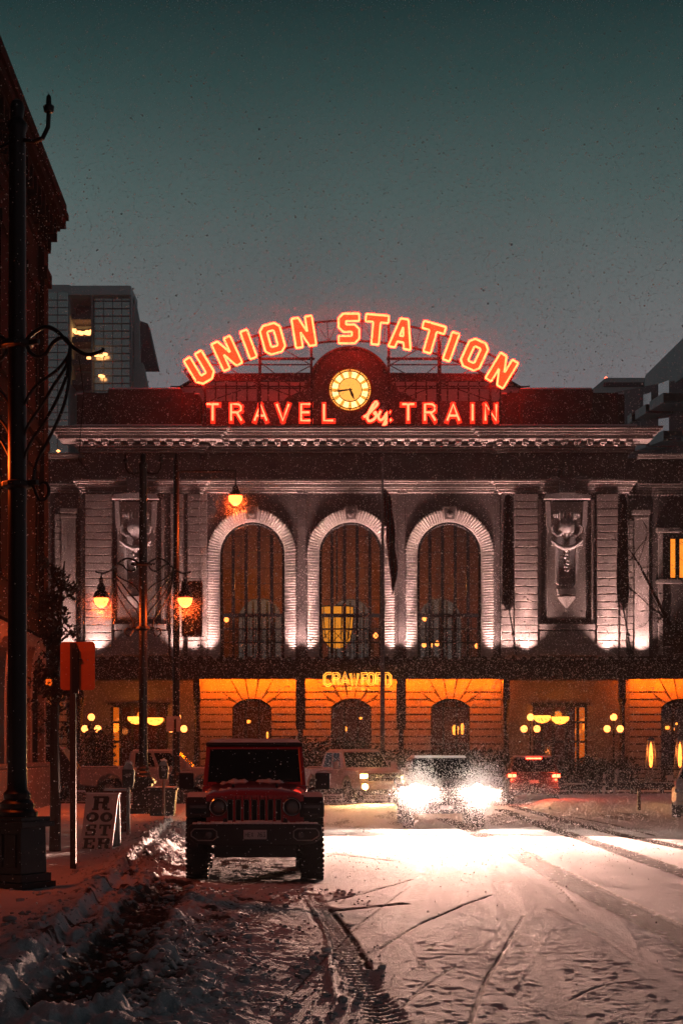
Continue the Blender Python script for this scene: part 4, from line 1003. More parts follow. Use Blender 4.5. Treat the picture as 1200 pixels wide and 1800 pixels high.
for zt, zb in ((520, 552), (562, 592), (605, 632), (640, 668)):
    b = MB(); b.box(tx(123), tx(157), 2, 5.9, tz(zb+3), tz(zb)); b.box(tx(123), tx(157), 2, 2.1, tz(zb), tz(zb-6)); b.box(tx(123), tx(157), 5.5, 5.9, tz(zb), tz(zt)); b.build('balcony', M['tower_dark'], tw)
b = MB()
for xx, yy in ((124,569),(128,574),(133,573),(136,576),(141,574),(147,572),(149,576),(155,571),(158,574),(151,573),(145,575),(150,619),(170,624),(178,625),(185,622),(177,660),(180,661),(136,668),(126,572)):
    b.lathe([(0,-.2),(.3,-.12),(.3,.12),(0,.2)], tx(xx), .25 if xx > 160 else 3.5, 8, 'z', tz(yy))
b.build('ceiling_lamps', M['far_bulb'], tw)
b = MB(); b.tube([(tx(219), 5, tz(503)), (tx(219), 5, tz(498))], .06, 5); m_ = b.build('mast', M['steel'], tw)
b = MB(); b.lathe([(0,-.3),(.3,0),(0,.3)], tx(219), 5, 8, 'z', tz(497)); b.build('beacon', M['far_red'], m_)
TY2 = 260.0; tx, tz = tower_local(TY2)
t2 = empty('office_slab', (0, TY2, 0), 0, 'plain pale flat-roofed office block in the haze right of the station roof', 'building')
b = MB(); b.prism([(tx(1040), 0), (tx(1300), 0), (tx(1300), tz(664)), (tx(1064), tz(664)), (tx(1040), tz(684))], 0, 30); b.build('wall', M['tower_frame'], t2)
b = MB(); b.box(tx(1060), tx(1130), -.4, -.01, tz(680), tz(673)); b.box(tx(1046), tx(1130), -.3, -.01, tz(706), tz(701)); b.build('window_band', M['tower_dark'], t2)
b = MB(); b.lathe([(0,-.25),(.25,0),(0,.25)], tx(1066), 1, 8, 'z', tz(662)); b.build('beacon', M['far_red'], t2)
TY3 = 190.0; tx, tz = tower_local(TY3)
t3 = empty('apartment_block', (0, TY3, 0), 0, 'dark apartment block with stacked balconies at the right edge', 'building')
b = MB()
b.hexa([(tx(1142), 26, 0), (tx(1215), -12, 0), (tx(1290), -12, 0), (tx(1290), 30, 0), (tx(1142), 26, PZ(690, 216)), (tx(1215), -12, PZ(655, 178)), (tx(1290), -12, PZ(655, 178)), (tx(1290), 30, PZ(690, 216))])
b.build('wall', M['tower_dark'], t3)
A = Vector((PX(1133, 218), 28, 0)); Bv = Vector((PX(1222, 176), -14, 0)); d_ = (Bv - A)
def tq(u, z, o=0.0):
    n_ = Vector((d_.y, -d_.x, 0)).normalized(); p = A + d_*u + n_*(-o); return (p.x, p.y, z)
b = MB(); za, zb_ = PZ(660, 218), PZ(572, 176)
b.add([tq(0, za-3.2), tq(1, zb_-4.2), tq(1, zb_), tq(0, za), (A.x+12, 32, za-3.2), (Bv.x+20, -12, zb_-4.2), (Bv.x+20, -12, zb_), (A.x+12, 32, za)], [(0,1,2,3), (3,2,6,7), (0,3,7,4), (1,5,6,2), (0,4,5,1)])
b.build('roof_fascia', M['tower_frame'], t3)
for i in range(8):
    zz0 = za - 6.5 - i*3.4; zz1 = zb_ - 7.5 - i*3.7
    for u0, u1 in ((.06, .28), (.36, .60), (.68, .95)):
        f = MB()
        zl0, zl1 = zz0 + (zz1-zz0)*u0, zz0 + (zz1-zz0)*u1
        p = [tq(u0+.02, zl0, .3), tq(u1+.02, zl1, .3), tq(u1+.02, zl1+.95, .3), tq(u0+.02, zl0+.95, .3)]; q = [tq(u0+.03, zl0, -3), tq(u1+.03, zl1, -3), tq(u1+.03, zl1+.95, -3), tq(u0+.03, zl0+.95, -3)]
        f.add(p + q, [(0,1,2,3), (7,6,5,4), (0,4,5,1), (3,2,6,7)]); f.build('balcony', M['tower_frame'], t3)
        f = MB(); f.add([tq(u0+.05, zl0+1.2, -2.2), tq(u1-.02, zl1+1.2, -2.2), tq(u1-.02, zl1+2.6, -2.2), tq(u0+.05, zl0+2.6, -2.2)], [(0,1,2,3)]); f.build('window', M['tower_glass'], t3)
# lower roofs left behind the brick building
t4 = empty('low_block', (0, 170, 0), 0, 'low dark rooftop with one small yellow lamp beside the station cornice', 'building')
b = MB(); b.box(PX(20, 170), PX(146, 170), 0, 12, 0, PZ(796, 170)); b.build('wall', M['tower_dark'], t4)
b = MB(); b.lathe([(0,-.15),(.22,0),(0,.15)], PX(104, 170), -.4, 8, 'z', PZ(794, 170)); b.build('lamp', M['far_bulb'], t4)

# ================================================================== TWIN STREET LAMPS
def twin_lamp(lampheads, lab, grp, bowl=True):
    r_ = empty('street_lamp', (0, 0, 0), 0, lab, 'street lamp', grp)
    b = MB()
    b.box(-.33, .33, -.33, .33, -.1, .16); b.box(-.29, .29, -.29, .29, .16, .26)
    b.hexa([(-.25,-.25,.26),(.25,-.25,.26),(.25,.25,.26),(-.25,.25,.26),(-.24,-.24,.82),(.24,-.24,.82),(.24,.24,.82),(-.24,.24,.82)])
    b.box(-.32, .32, -.32, .32, .82, .89); b.box(-.28, .28, -.28, .28, .89, .94)
    for s_ in (-1, 1): b.box(s_*.10-.08, s_*.10+.08, -.262, -.25, .34, .74)
    b.build('pedestal', M['iron'], r_, bevel=.02)
    b = MB(); b.lathe([(.24, .94), (.25, 1.0), (.20, 1.04), (.21, 1.10), (.16, 1.15), (.17, 1.22), (.125, 1.27), (.115, 1.5), (.112, 6.0), (.10, 9.2), (.12, 9.25), (.12, 9.32), (.07, 9.38), (.09, 9.5), (.07, 9.58), (0, 9.62)], n=16)
    b.build('pole', M['iron'], r_, smooth=True)
    b = MB(); b.lathe([(.12,-.05),(.20,-.03),(.20,.03),(.12,.05)], 0, 0, 14, 'z', 6.65); b.box(-.32, .32, -.03, .03, 6.62, 6.68)
    b.lathe([(.12,-.05),(.19,-.03),(.19,.03),(.12,.05)], 0, 0, 14, 'z', 4.95); b.box(-.30, .30, -.03, .03, 4.93, 4.99); b.build('collar', M['iron'], r_, bevel=.01)
    z0 = 6.65; q = 165.0
    def S(pts): return [((x_-432)/q, 0, 6.65 + (655-y_)/q) for x_, y_ in pts]
    for s_ in (-1, 1):
        b = MB()
        def cv(pts, ra, rb=None):
            c_ = catmull([Vector(p) for p in S(pts)], 6); c_ = [(p.x*s_, p.y, p.z) for p in c_]
            n_ = len(c_); b.tube(c_, [ra + ((rb or ra)-ra)*i/(n_-1) for i in range(n_)], 7)
        cv([(452,652),(470,638),(500,628),(530,640),(562,670),(600,693),(636,690),(640,684)], .028, .02)
        cv([(455,652),(462,672),(482,685),(503,680),(522,660),(545,654),(562,668)], .024)
        cv([(562,672),(556,692),(530,716),(492,735),(468,752),(448,778)], .020); cv([(562,675),(552,710),(522,745),(490,785),(462,815),(446,842)], .020)
        cv([(562,675),(556,720),(535,765),(500,815),(468,850),(446,888)], .020); cv([(562,675),(560,730),(545,790),(510,850),(480,895),(472,928)], .020)
        cv([(448,935),(470,940),(478,955),(488,970),(502,968),(510,955),(506,940),(496,935),(486,940)], .020)
        b.tube([(s_*.10, 0, 9.1), (s_*.25, 0, 9.06), (s_*.38, 0, 9.08), (s_*.46, 0, 9.2), (s_*.47, 0, 9.36)], .028, 7)
        b.lathe([(0,-.06),(.06,-.04),(.07,.02),(.035,.05),(.03,.14),(0,.18)], s_*.47, 0, 10, 'z', 9.42)
        b.build('bracket', M['iron'], r_, smooth=True)
    for s_ in lampheads:
        xx = s_*1.117
        b = MB(); b.lathe([(.015,.30+.33),(.02,.50),(.05,.48),(.055,.40),(.04,.36),(.09,.30),(.11,.20),(.10,.16),(.16,.12),(.20,.02),(.215,-.02),(.20,-.04)], xx, 0, 16, 'z', 5.80); hd = b.build('lamp_head', M['iron'], r_, smooth=True, auto=50)
        b = MB(); b.lathe([(.195, 0), (.19,-.08), (.15,-.17), (.08,-.235), (0,-.25)], xx, 0, 18, 'z', 5.75); b.build('bowl', M['bulb'], hd, smooth=True)
        point('lamp_light', (xx, 0, 5.38), 360, (1, .10, .010), .15, r_)
    return r_
L2 = twin_lamp((-1, 1), 'black iron twin-arm street lamp with both bowls glowing orange', 'iron street lamps'); L2.location = (PX(252, 48.5), 48.5, .15)
L1 = twin_lamp((-1,), 'near black iron street lamp post with an empty scroll arm, at the left edge', 'iron street lamps'); L1.location = (PX(31, 22), 22, .08); L1.rotation_euler[2] = R(-28)
for o_ in C.objects:
    if o_.parent == L1 and o_.type == 'LIGHT': o_.data.energy = 190
# loose wire hanging from the near lamp arm
b = MB(); b.tube([(0, 0, 1.35), (.06, 0, .9), (.02, 0, .45), (.0, 0, .12), (.13, 0, -.05)], .006, 5); o = b.build('hanging_wire', M['iron']); o.location = (L1.location.x + .80, 21.6, 5.15); tag(o, 'thin loose black wire hanging from the near lamp scroll', 'wire')
# tall mast arm lamp
ml = empty('mast_arm_lamp', (PX(310, 64), 64, .1), 0, 'tall slim pole with a long mast arm and single orange lamp above the left arch', 'street lamp')
s64 = 3200/64; zz = lambda py: 1.7 + (1322-py)/s64
b = MB(); b.lathe([(.26, -.1), (.26, .9), (.16, 1.0), (.13, 1.1), (.10, zz(812)), (.05, zz(806)), (.06, zz(800)), (0, zz(795))], n=12); b.build('pole', M['iron'], ml, smooth=True)
b = MB(); b.tube([(0, 0, zz(829)), (2.06, 0, zz(828)), (2.08, 0, zz(836))], .04, 6); b.build('arm', M['iron'], ml)
b = MB(); b.lathe([(.02, .85), (.03, .3), (.10, .25), (.13, .12), (.22, 0), (.27, -.06)], 2.08, 0, 14, 'z', zz(868)); hd = b.build('lamp_head', M['iron'], ml, smooth=True)
b = MB(); b.lathe([(.25, 0), (.24, -.12), (.17, -.25), (.08, -.32), (0, -.34)], 2.08, 0, 16, 'z', zz(872)); b.build('bowl', M['bulb'], hd, smooth=True)
point('lamp_light', (2.08, 0, zz(888)-.25), 1000, (1, .10, .010), .2, ml)
bn = empty('hanging_banner', (PX(338, 64), 63.9, zz(1018)), 0, 'dark fabric banner hanging from a bracket on the tall mast arm pole', 'banner')
b = MB(); b.tube([(-.55, 0, .02), (.42, 0, .02)], .02, 6); b.tube([(-.55, 0, -1.92), (.42, 0, -1.92)], .02, 6); b.build('rod', M['iron'], bn)
b = MB(); vs = []; 
for i in range(13):
    for j in range(9): vs.append((-.36 + .72*j/8, .02*math.sin(j*1.3+i*.3), -1.9*i/12))
b.add(vs, [(i*9+j, i*9+j+1, (i+1)*9+j+1, (i+1)*9+j) for i in range(12) for j in range(8)]); o = b.build('cloth', M['cloth'], bn, smooth=True); sm = o.modifiers.new('s', 'SOLIDIFY'); sm.thickness = .006

# ================================================================== FLAGPOLES
fp = empty('flagpole', (PX(672, 97), 97, 0), 0, 'tall flagpole with a limp dark flag standing in front of the middle arch', 'flagpole')
s97 = 3200/97; zf = lambda py: 1.8 + (1322-py)/s97
b = MB(); b.lathe([(.20, 0), (.17, .3), (.14, .5), (.11, 8), (.06, zf(818)), (.04, zf(812)), (.09, zf(810)), (.09, zf(806)), (0, zf(803))], n=10); b.build('pole', M['galv'], fp, smooth=True)
vs = []; NI, NJ = 30, 18
for i in range(NI+1):
    t = i/NI; wd = .14 + .34*math.sin(t*math.pi)**.8 + .05*math.sin(t*17)
    for j in range(NJ+1):
        u = j/NJ; vs.append((.06 + .42*t**1.5 + wd*u + .06*math.sin(t*9)*u, .26*math.sin(u*9 + t*3)*(.4+u), zf(860) - t*(5.2 + .5*math.sin(u*3)) + .25*u*math.sin(t*3)))
b = MB(); b.add(vs, [(i*(NJ+1)+j, i*(NJ+1)+j+1, (i+1)*(NJ+1)+j+1, (i+1)*(NJ+1)+j) for i in range(NI) for j in range(NJ)])
fm = mat('flag_cloth', (0.025, 0.02, 0.03), 0.8); t_ = fm.node_tree; wv = t_.nodes.new('ShaderNodeTexWave'); wv.bands_direction = 'X'; wv.inputs['Scale'].default_value = 1.6; wv.inputs['Distortion'].default_value = 2.5
rr_ = t_.nodes.new('ShaderNodeValToRGB'); rr_.color_ramp.interpolation = 'CONSTANT'; rr_.color_ramp.elements[0].color = (.07, .075, .11, 1); rr_.color_ramp.elements[1].position = .62; rr_.color_ramp.elements[1].color = (.16, .015, .015, 1)
tcc = t_.nodes.new('ShaderNodeTexCoord'); t_.links.new(tcc.outputs['Object'], wv.inputs[0]); t_.links.new(wv.outputs[0], rr_.inputs[0]); t_.links.new(rr_.outputs[0], t_.nodes['Principled BSDF'].inputs['Base Color'])
b.build('flag', fm, fp, smooth=True)
for k, (q0, q1) in enumerate(((893, 905), (1094, 1106))):
    o = empty('wall_flagstaff', (PX(q0, 112), 112, PZ(1152, 112)), 0, ('slanted dark staff under an added dark form for wall shade, right of the third arch', 'slanted dark staff under an added dark form for wall shade at the station corner')[k], 'flagpole')
    b = MB(); b.tube([(X(q1-q0+600)*1.0, -.6, 0), (0, .2, PZ(1060, 112)-PZ(1152, 112))], .045, 6); b.lathe([(0,-.14),(.12,-.06),(.12,.06),(0,.14)], .26, -.35, 8, 'z', 1.25); b.build('staff', M['iron'], o)
    b = MB(); h_ = PZ(868, 112)-PZ(1152, 112); h0 = PZ(1066, 112)-PZ(1152, 112)
    pr_ = [(.0, h0-.25), (.16, h0), (.30, h0+.25), (.34, h0+1.2), (.32, h0+3), (.26, h_-.6), (.16, h_-.1), (0, h_)]
    b.lathe(pr_, 0, .15, 14); b.v = [(x_*(1+.18*math.sin(5*math.atan2(y_-.15, x_)+z_*.7)), .15+(y_-.15)*(.55+.2*math.sin(z_*1.1)), z_ + (.12*math.sin(7*math.atan2(y_-.15, x_)) if z_ < h0+.3 else 0)) for x_, y_, z_ in b.v]
    b.build('shade_form', M['cloth'], o, smooth=True)  # dark form added where the wall strip only lies in shade

# ================================================================== GLOBE LAMPS, HEATERS, RAILINGS, BOLLARDS
def globe_lamp(lab):
    o = empty('globe_lamp', (0, 0, 0), 0, lab, 'street lamp', 'three-globe lamps in front of the station')
    b = MB(); b.lathe([(.18, 0), (.18, .3), (.09, .5), (.055, .8), (.045, 2.95), (.08, 3.0), (.045, 3.1), (.04, 3.62), (.08, 3.66)], n=10); b.tube([(-.38, 0, 2.98), (-.36, 0, 2.90), (0, 0, 2.82), (.36, 0, 2.90), (.38, 0, 2.98)], .03, 6); b.build('post', M['iron'], o, smooth=True)
    for x_, z_ in ((-.38, 3.16), (.38, 3.16), (0, 3.84)):
        b = MB(); b.lathe([(0, -.21), (.12, -.18), (.20, -.06), (.20, .06), (.12, .18), (0, .21)], x_, 0, 14, 'z', z_); b.build('globe', M['globe'], o, smooth=True)
    return o
g0 = globe_lamp('three-globe lamp left of the grey pickup, glowing orange')
GL = [(167, 'three-globe lamp left of the grey pickup, glowing orange'), (316, 'three-globe lamp partly behind the tall mast arm pole'), (927, 'three-globe lamp above the red tail lights, left of the glowing shop window'), (1071, 'three-globe lamp right of the glowing shop window, above the white bollards')]
for i, (q, lab) in enumerate(GL):
    o = g0 if i == 0 else copy_tree(g0); Y = 108.0
    o.location = (PX(q, Y), Y-1.5, 0.0); o['label'] = lab
    point('globe_light', (PX(q, Y), Y+.2, 3.4), 70, (1, .20, .012), .3)
def heater():
    o = empty('patio_heater', (0, 0, 0), 0, 'x', 'patio heater', 'pyramid patio heaters on the station terrace')
    b = MB(); b.box(-.25, .25, -.25, .25, 0, .75)
    for sx in (-1, 1):
        for sy in (-1, 1): b.tube([(sx*.24, sy*.24, .75), (sx*.13, sy*.13, 2.15)], .02, 4)
    b.hexa([(-.22,-.22,2.15),(.22,-.22,2.15),(.22,.22,2.15),(-.22,.22,2.15),(-.06,-.06,2.32),(.06,-.06,2.32),(.06,.06,2.32),(-.06,.06,2.32)]); b.build('frame', M['galv'], o)
    b = MB(); b.lathe([(0, .85), (.07, .95), (.10, 1.3), (.08, 1.7), (.05, 1.95), (0, 2.1)], n=12); b.build('flame_tube', M['flame'], o, smooth=True)
    return o
h0_ = heater()
for i, (q, lab) in enumerate(((1143, 'pyramid patio heater with a tall orange flame, left of the two'), (1194, 'pyramid patio heater with orange flame at the right edge'))):
    o = h0_ if i == 0 else copy_tree(h0_); o.location = (PX(q, 86), 86, 0.2); o['label'] = lab; point('heater_light', (PX(q, 86), 85.6, 1.8), 40, (1, .25, .05), .1)
def leaf_cloud(mb, c, rad, n, size, flat=1.0):
    for _ in range(n):
        while True:
            d = Vector((random.uniform(-1, 1), random.uniform(-1, 1), random.uniform(-1, 1)))
            if .15 < d.length < 1: break
        p = Vector(c) + Vector((d.x*rad[0], d.y*rad[1], d.z*rad[2])); s_ = size*random.uniform(.6, 1.4)
        u = Vector((random.gauss(0,1), random.gauss(0,1), random.gauss(0,1))).normalized(); v = u.orthogonal().normalized(); w_ = u.cross(v)
        mb.add([p - v*s_, p + w_*s_*.45, p + v*s_, p - w_*s_*.45 + u*s_*.2], [(0,1,2,3)])
for i, (q0, q1, Y, h_, lab) in enumerate(((500, 650, 92, 2.55, 'dark evergreen hedge row behind the white pickup'), (655, 885, 92, 2.0, 'dark evergreen hedge row behind the oncoming headlights'), (890, 1110, 90, 1.55, 'low dark hedge behind the red tail lights'),
        (150, 196, 92, 3.0, 'round dark shrub under the left three-globe lamp'), (1020, 1046, 84, 1.6, 'small potted shrub beside the left patio heater'))):
    o = empty('hedge' if i < 3 else 'shrub', (PX(q0, Y), Y, 0), 0, lab, 'hedge' if i < 3 else 'shrub')
    b = MB(); wd = PX(q1, Y) - PX(q0, Y); x_ = .25
    while x_ < wd: leaf_cloud(b, (x_, random.uniform(-.2, .2), h_*.55), (.5, .5, h_*.5*random.uniform(.85, 1.1)), int(330*h_/2), .09); x_ += .42
    b.build('foliage', M['hedge'], o)
    b = MB(); b.box(0, wd, -.45, .45, 0, .5); b.build('planter', M['tower_dark'], o, bevel=.03)
rl = empty('railing', (PX(885, 80), 80, 0), 0, 'low dark railing along the station terrace behind the white bollards', 'railing')
b = MB(); W = PX(1400, 80) - PX(885, 80)
for zz_ in (.25, .65, 1.05): b.tube([(0, 0, zz_), (W, 0, zz_)], .03, 5)
x_ = 0
while x_ < W: b.box(x_-.03, x_+.03, -.03, .03, 0, 1.08); x_ += 1.4
b.build('rails', M['iron'], rl)
for k, (q0, q1, Y) in enumerate(((990, 1130, 76), (1150, 1260, 78))):
    o = empty('terrace_bench', (PX(q0, Y), Y, 0), 0, ('long low dark bench with snow on its top behind the bollards', 'long low dark bench with snow on top at the right edge')[k], 'bench'); W = PX(q1, Y)-PX(q0, Y)
    b = MB(); b.box(0, W, -.2, .2, .35, .45); b.build('seat', M['steel'], o, bevel=.01); b = MB(); b.box(.02, W-.02, -.18, .18, .452, .50); b.build('snow', M['snow'], o, bevel=.015)
    for x_ in (.3, W-.3): b = MB(); b.box(x_-.06, x_+.06, -.18, .18, 0, .349); b.build('leg', M['steel'], o)
BL = [(1060, 1398, 36, 'white bollard on the snowy island, left of the pair', 0.05), (1079, 1393, 40, 'white bollard on the snowy island, right of the pair', .12), (122, 1392, 26, 'short white bollard beside the brick building plinth', 0), (198, 1398, 27, 'short white bollard in front of the grey pickup rear wheel', 0)]
for q, py, hh, lab, tilt in BL:
    x_, Y = G(q, py, .1); s_ = F/Y
    o = empty('bollard', (x_, Y, .0), 0, lab, 'bollard', 'white street bollards'); o.rotation_euler[1] = tilt*.8
    b = MB(); b.lathe([(.055, 0), (.055, hh/s_+.1), (.04, hh/s_+.13), (0, hh/s_+.14)], n=12); b.build('post', M['white_paint'], o, smooth=True)
    b = MB(); b.lathe([(.057, hh/s_-.12), (.057, hh/s_-.04)], n=12); b.build('band', M['galv'], o)
o = empty('marker_post', (*G(1122, 1420, .1), 0), 0, 'short reddish marker post in the snow near the white car', 'post'); s_ = F/G(1122, 1420, .1)[1]
b = MB(); b.box(-.05, .05, -.05, .05, 0, 34/s_+.1); b.build('post', M['black_red'], o, bevel=.01); b = MB(); b.box(-1.6, 1.3, -.03, .03, .78, .86); b.build('rail', M['steel'], o)

# ================================================================== SIGNPOSTS
sp = empty('back_of_sign', (PX(129, 25.5), 25.5, .08), 0, 'rear of an orange-lit rectangular traffic sign on a perforated steel post', 'traffic sign')
zs = lambda py, Y=25.5: CAMZ - .08 - (py-1322)/F*Y
b = MB(); b.box(-.04, .04, -.035, .035, -.1, zs(1130)); b.build('post', mat('darkened_post', (.06,.05,.045), .7, .4), sp, bevel=.004)  # steel post darkened to hold down the headlight glare on it
b = MB()
for i in range(95): b.lathe([(.011, 0), (.0, .001)], 0, -.0365, 6, 'y', .1 + i*.033)
b.build('holes', M['ink'], sp)
b = MB(); x0, x1, z0, z1 = -.185, .30, zs(1213), zs(1128)
rr_ = .05; pts = []
for cx_, cz_, a0 in ((x1-rr_, z1-rr_, 0), (x0+rr_, z1-rr_, 90), (x0+rr_, z0+rr_, 180), (x1-rr_, z0+rr_, 270)):
    pts += [(cx_ + rr_*math.cos(R(a0+22.5*i)), cz_ + rr_*math.sin(R(a0+22.5*i))) for i in range(5)]
b.prism(pts, .037, .042); b.build('plate', M['orange'], sp)
b = MB(); b.box(-.01, .075, -.04, .036, zs(1213)-.05, zs(1140)); b.box(-.04, .12, -.034, .036, zs(1160), zs(1158)); b.build('bracket', M['iron'], sp)
sp = empty('back_of_sign', (PX(308, 58), 58, .08), 0, 'small white blank sign back on a thin post beside the mast arm pole', 'traffic sign')
zs = lambda py, Y=58: CAMZ - .08 - (py-1322)/F*Y
b = MB(); b.box(-.035, .035, -.03, .03, -.1, zs(1263)); b.build('post', M['iron'], sp)
b = MB(); b.box(-.28, .17, .035, .04, zs(1286), zs(1259)); b.build('plate', M['whitep'], sp, bevel=.002)

# parking meters
def meter():
    o = empty('parking_meter', (0, 0, 0), 0, 'x', 'parking meter', 'parking meters on the pavement')
    b = MB(); b.lathe([(.05, -.1), (.04, .0), (.035, 1.0), (.05, 1.02)], n=10); b.build('post', M['galv'], o, smooth=True)
    b = MB(); b.prism([(-.09, 1.0), (.09, 1.0), (.115, 1.10), (.115, 1.34), (-.115, 1.34), (-.115, 1.10)], -.07, .07); b.box(-.07, .07, -.085, -.071, 1.12, 1.28); h_ = b.build('head', M['plastic'], o, bevel=.015)
    b = MB(); b.box(-.05, .05, -.090, -.086, 1.20, 1.26); b.build('screen', M['galv'], h_)
    b = MB(); b.prism([(-.10, 1.341)] + [(.105*math.cos(math.pi*(1-i/8)), 1.341 + .12*math.sin(math.pi*(1-i/8))) for i in range(9)] + [(.10, 1.341)], -.06, .06); b.build('dome', M['lens'], h_, bevel=.01)
    b = MB(); b.tube([(-.06, 0, 1.46), (0, 0, 1.49), (.07, 0, 1.45)], .03, 8); b.build('snow_cap', M['snow'], h_, smooth=True)
    return o
m0 = meter(); m0.location = (PX(226, 35.5), 35.5, .12); m0['label'] = 'black parking meter right beside the white lettered sandwich board'
m1 = copy_tree(m0); m1.location = (PX(288, 46), 46, .12); m1['label'] = 'farther parking meter with a snow cap, right of the far lamp pedestal'

# sandwich board
sbx, sby = G(168, 1497, .12)
sb = empty('sandwich_board', (sbx, sby, .10), R(-8), 'leaning white sandwich board lettered ROOSTER standing in the snow', 'sandwich board')
b = MB(); hb = 100/(F/sby)+.03; wb = .56
b.hexa([(-wb/2,-.02,0),(wb/2,-.02,0),(wb/2,.02,0),(-wb/2,.02,0),(-wb/2+.06,.23,hb),(wb/2+.06,.23,hb),(wb/2+.06,.27,hb),(-wb/2+.06,.27,hb)]); p1_ = b.build('front_panel', M['board'], sb, bevel=.01)
b = MB(); b.hexa([(-wb/2+.04,.44,0),(wb/2+.04,.44,0),(wb/2+.04,.47,0),(-wb/2+.04,.47,0),(-wb/2+.06,.28,hb),(wb/2+.06,.28,hb),(wb/2+.06,.32,hb),(-wb/2+.06,.32,hb)]); b.build('rear_panel', M['ink'], sb, bevel=.01)
b = MB(); b.box(-wb/2+.05, wb/2+.08, .2, .34, hb-.005, hb+.02); b.build('snow_cap', M['snow'], sb, bevel=.01)
# slab-serif letters from bars
SL = {
 'R': [(-.5,-.5,-.1,-.36),(-.5,.36,.1,.5),(-.42,-.37,-.14,.37),(.1,.02,.44,.42),(-.15,.36,.38,.5),(-.15,-.02,.36,.12),(.08,-.38,.38,.02),(.2,-.5,.55,-.36)],
 'S': [(-.42,.1,-.1,.42),(-.34,.36,.3,.5),(.22,.18,.42,.5),(-.34,-.08,.34,.12),(.1,-.42,.42,.0),(-.34,-.5,.34,-.36),(-.44,-.5,-.26,-.16)],
 'T': [(-.46,.34,.46,.5),(-.46,.12,-.30,.40),(.30,.12,.46,.40),(-.14,-.37,.14,.36),(-.28,-.5,.28,-.36)],
 'E': [(-.48,-.5,.40,-.35),(-.48,.35,.40,.5),(-.38,-.36,-.10,.36),(.24,-.4,.42,-.14),(.24,.14,.42,.4),(-.12,-.07,.16,.07),(.08,-.17,.18,.17)]}
def board_letter(ch, cx_, cz_, w_, h_):
    d = MB(); tl = .25/hb
    if ch == 'O':
        n = 20
        for i in range(n):
            a, c = 2*math.pi*i/n, 2*math.pi*(i+1)/n
            d.add([(.5*math.cos(a)*w_, 0, .5*math.sin(a)*h_), (.5*math.cos(c)*w_, 0, .5*math.sin(c)*h_), (.17*math.cos(c)*w_, 0, .26*math.sin(c)*h_), (.17*math.cos(a)*w_, 0, .26*math.sin(a)*h_)], [(0,1,2,3)])
    else:
        for i, (a, z_, c, e) in enumerate(SL[ch]): d.add([(a*w_, -i*.0004, z_*h_), (c*w_, -i*.0004, z_*h_), (c*w_, -i*.0004, e*h_), (a*w_, -i*.0004, e*h_)], [(0,1,2,3)])
    d.v = [(x_+cx_+.06*((z_+cz_)/hb), -.024 + .25*((z_+cz_)/hb) + y_, z_+cz_) for x_, y_, z_ in d.v]
    d.build('letter', M['ink'], p1_)['label'] = 'black slab letter ' + ch
H = hb
board_letter('R', 0, H*.84, .30, H*.24); board_letter('O', -.12, H*.605, .22, H*.17); board_letter('O', .12, H*.605, .22, H*.17)
board_letter('S', -.12, H*.385, .21, H*.19); board_letter('T', .12, H*.385, .22, H*.19); board_letter('E', -.12, H*.155, .23, H*.19); board_letter('R', .13, H*.155, .23, H*.19)
# boxes behind it
o = empty('news_box', (PX(212, 37.5), 37.6, .10), R(6), 'dark red street box with snow on top behind the sandwich board', 'street box')
b = MB(); b.box(-.30, .18, -.25, .35, 0, .86); b.box(-.36, .2, -.3, .4, .86, .90); b.build('body', M['redbox'], o, bevel=.015); b = MB(); b.box(-.34, .18, -.28, .38, .902, .95); b.build('snow_cap', M['snow'], o, bevel=.02); b = MB(); b.box(-.24, -.19, -.262, -.252, .05, .8); b.build('stripe', M['orange'], o)
o = empty('litter_bin', (PX(283, 46.5), 47, .10), 0, 'black tapering litter bin right of the far lamp pedestal', 'litter bin')
b = MB(); b.hexa([(-.30,-.25,0),(.30,-.25,0),(.30,.25,0),(-.30,.25,0),(-.40,-.3,.72),(.36,-.3,.72),(.36,.3,.72),(-.40,.3,.72)]); b.build('body', M['plastic'], o, bevel=.02); b = MB(); b.box(-.43, .40, -.33, .33, .72, .78); b.build('lid', M['plastic'], o, bevel=.015); b = MB(); b.box(-.38, .35, -.28, .28, .782, .81); b.build('snow_cap', M['snow'], o, bevel=.012)
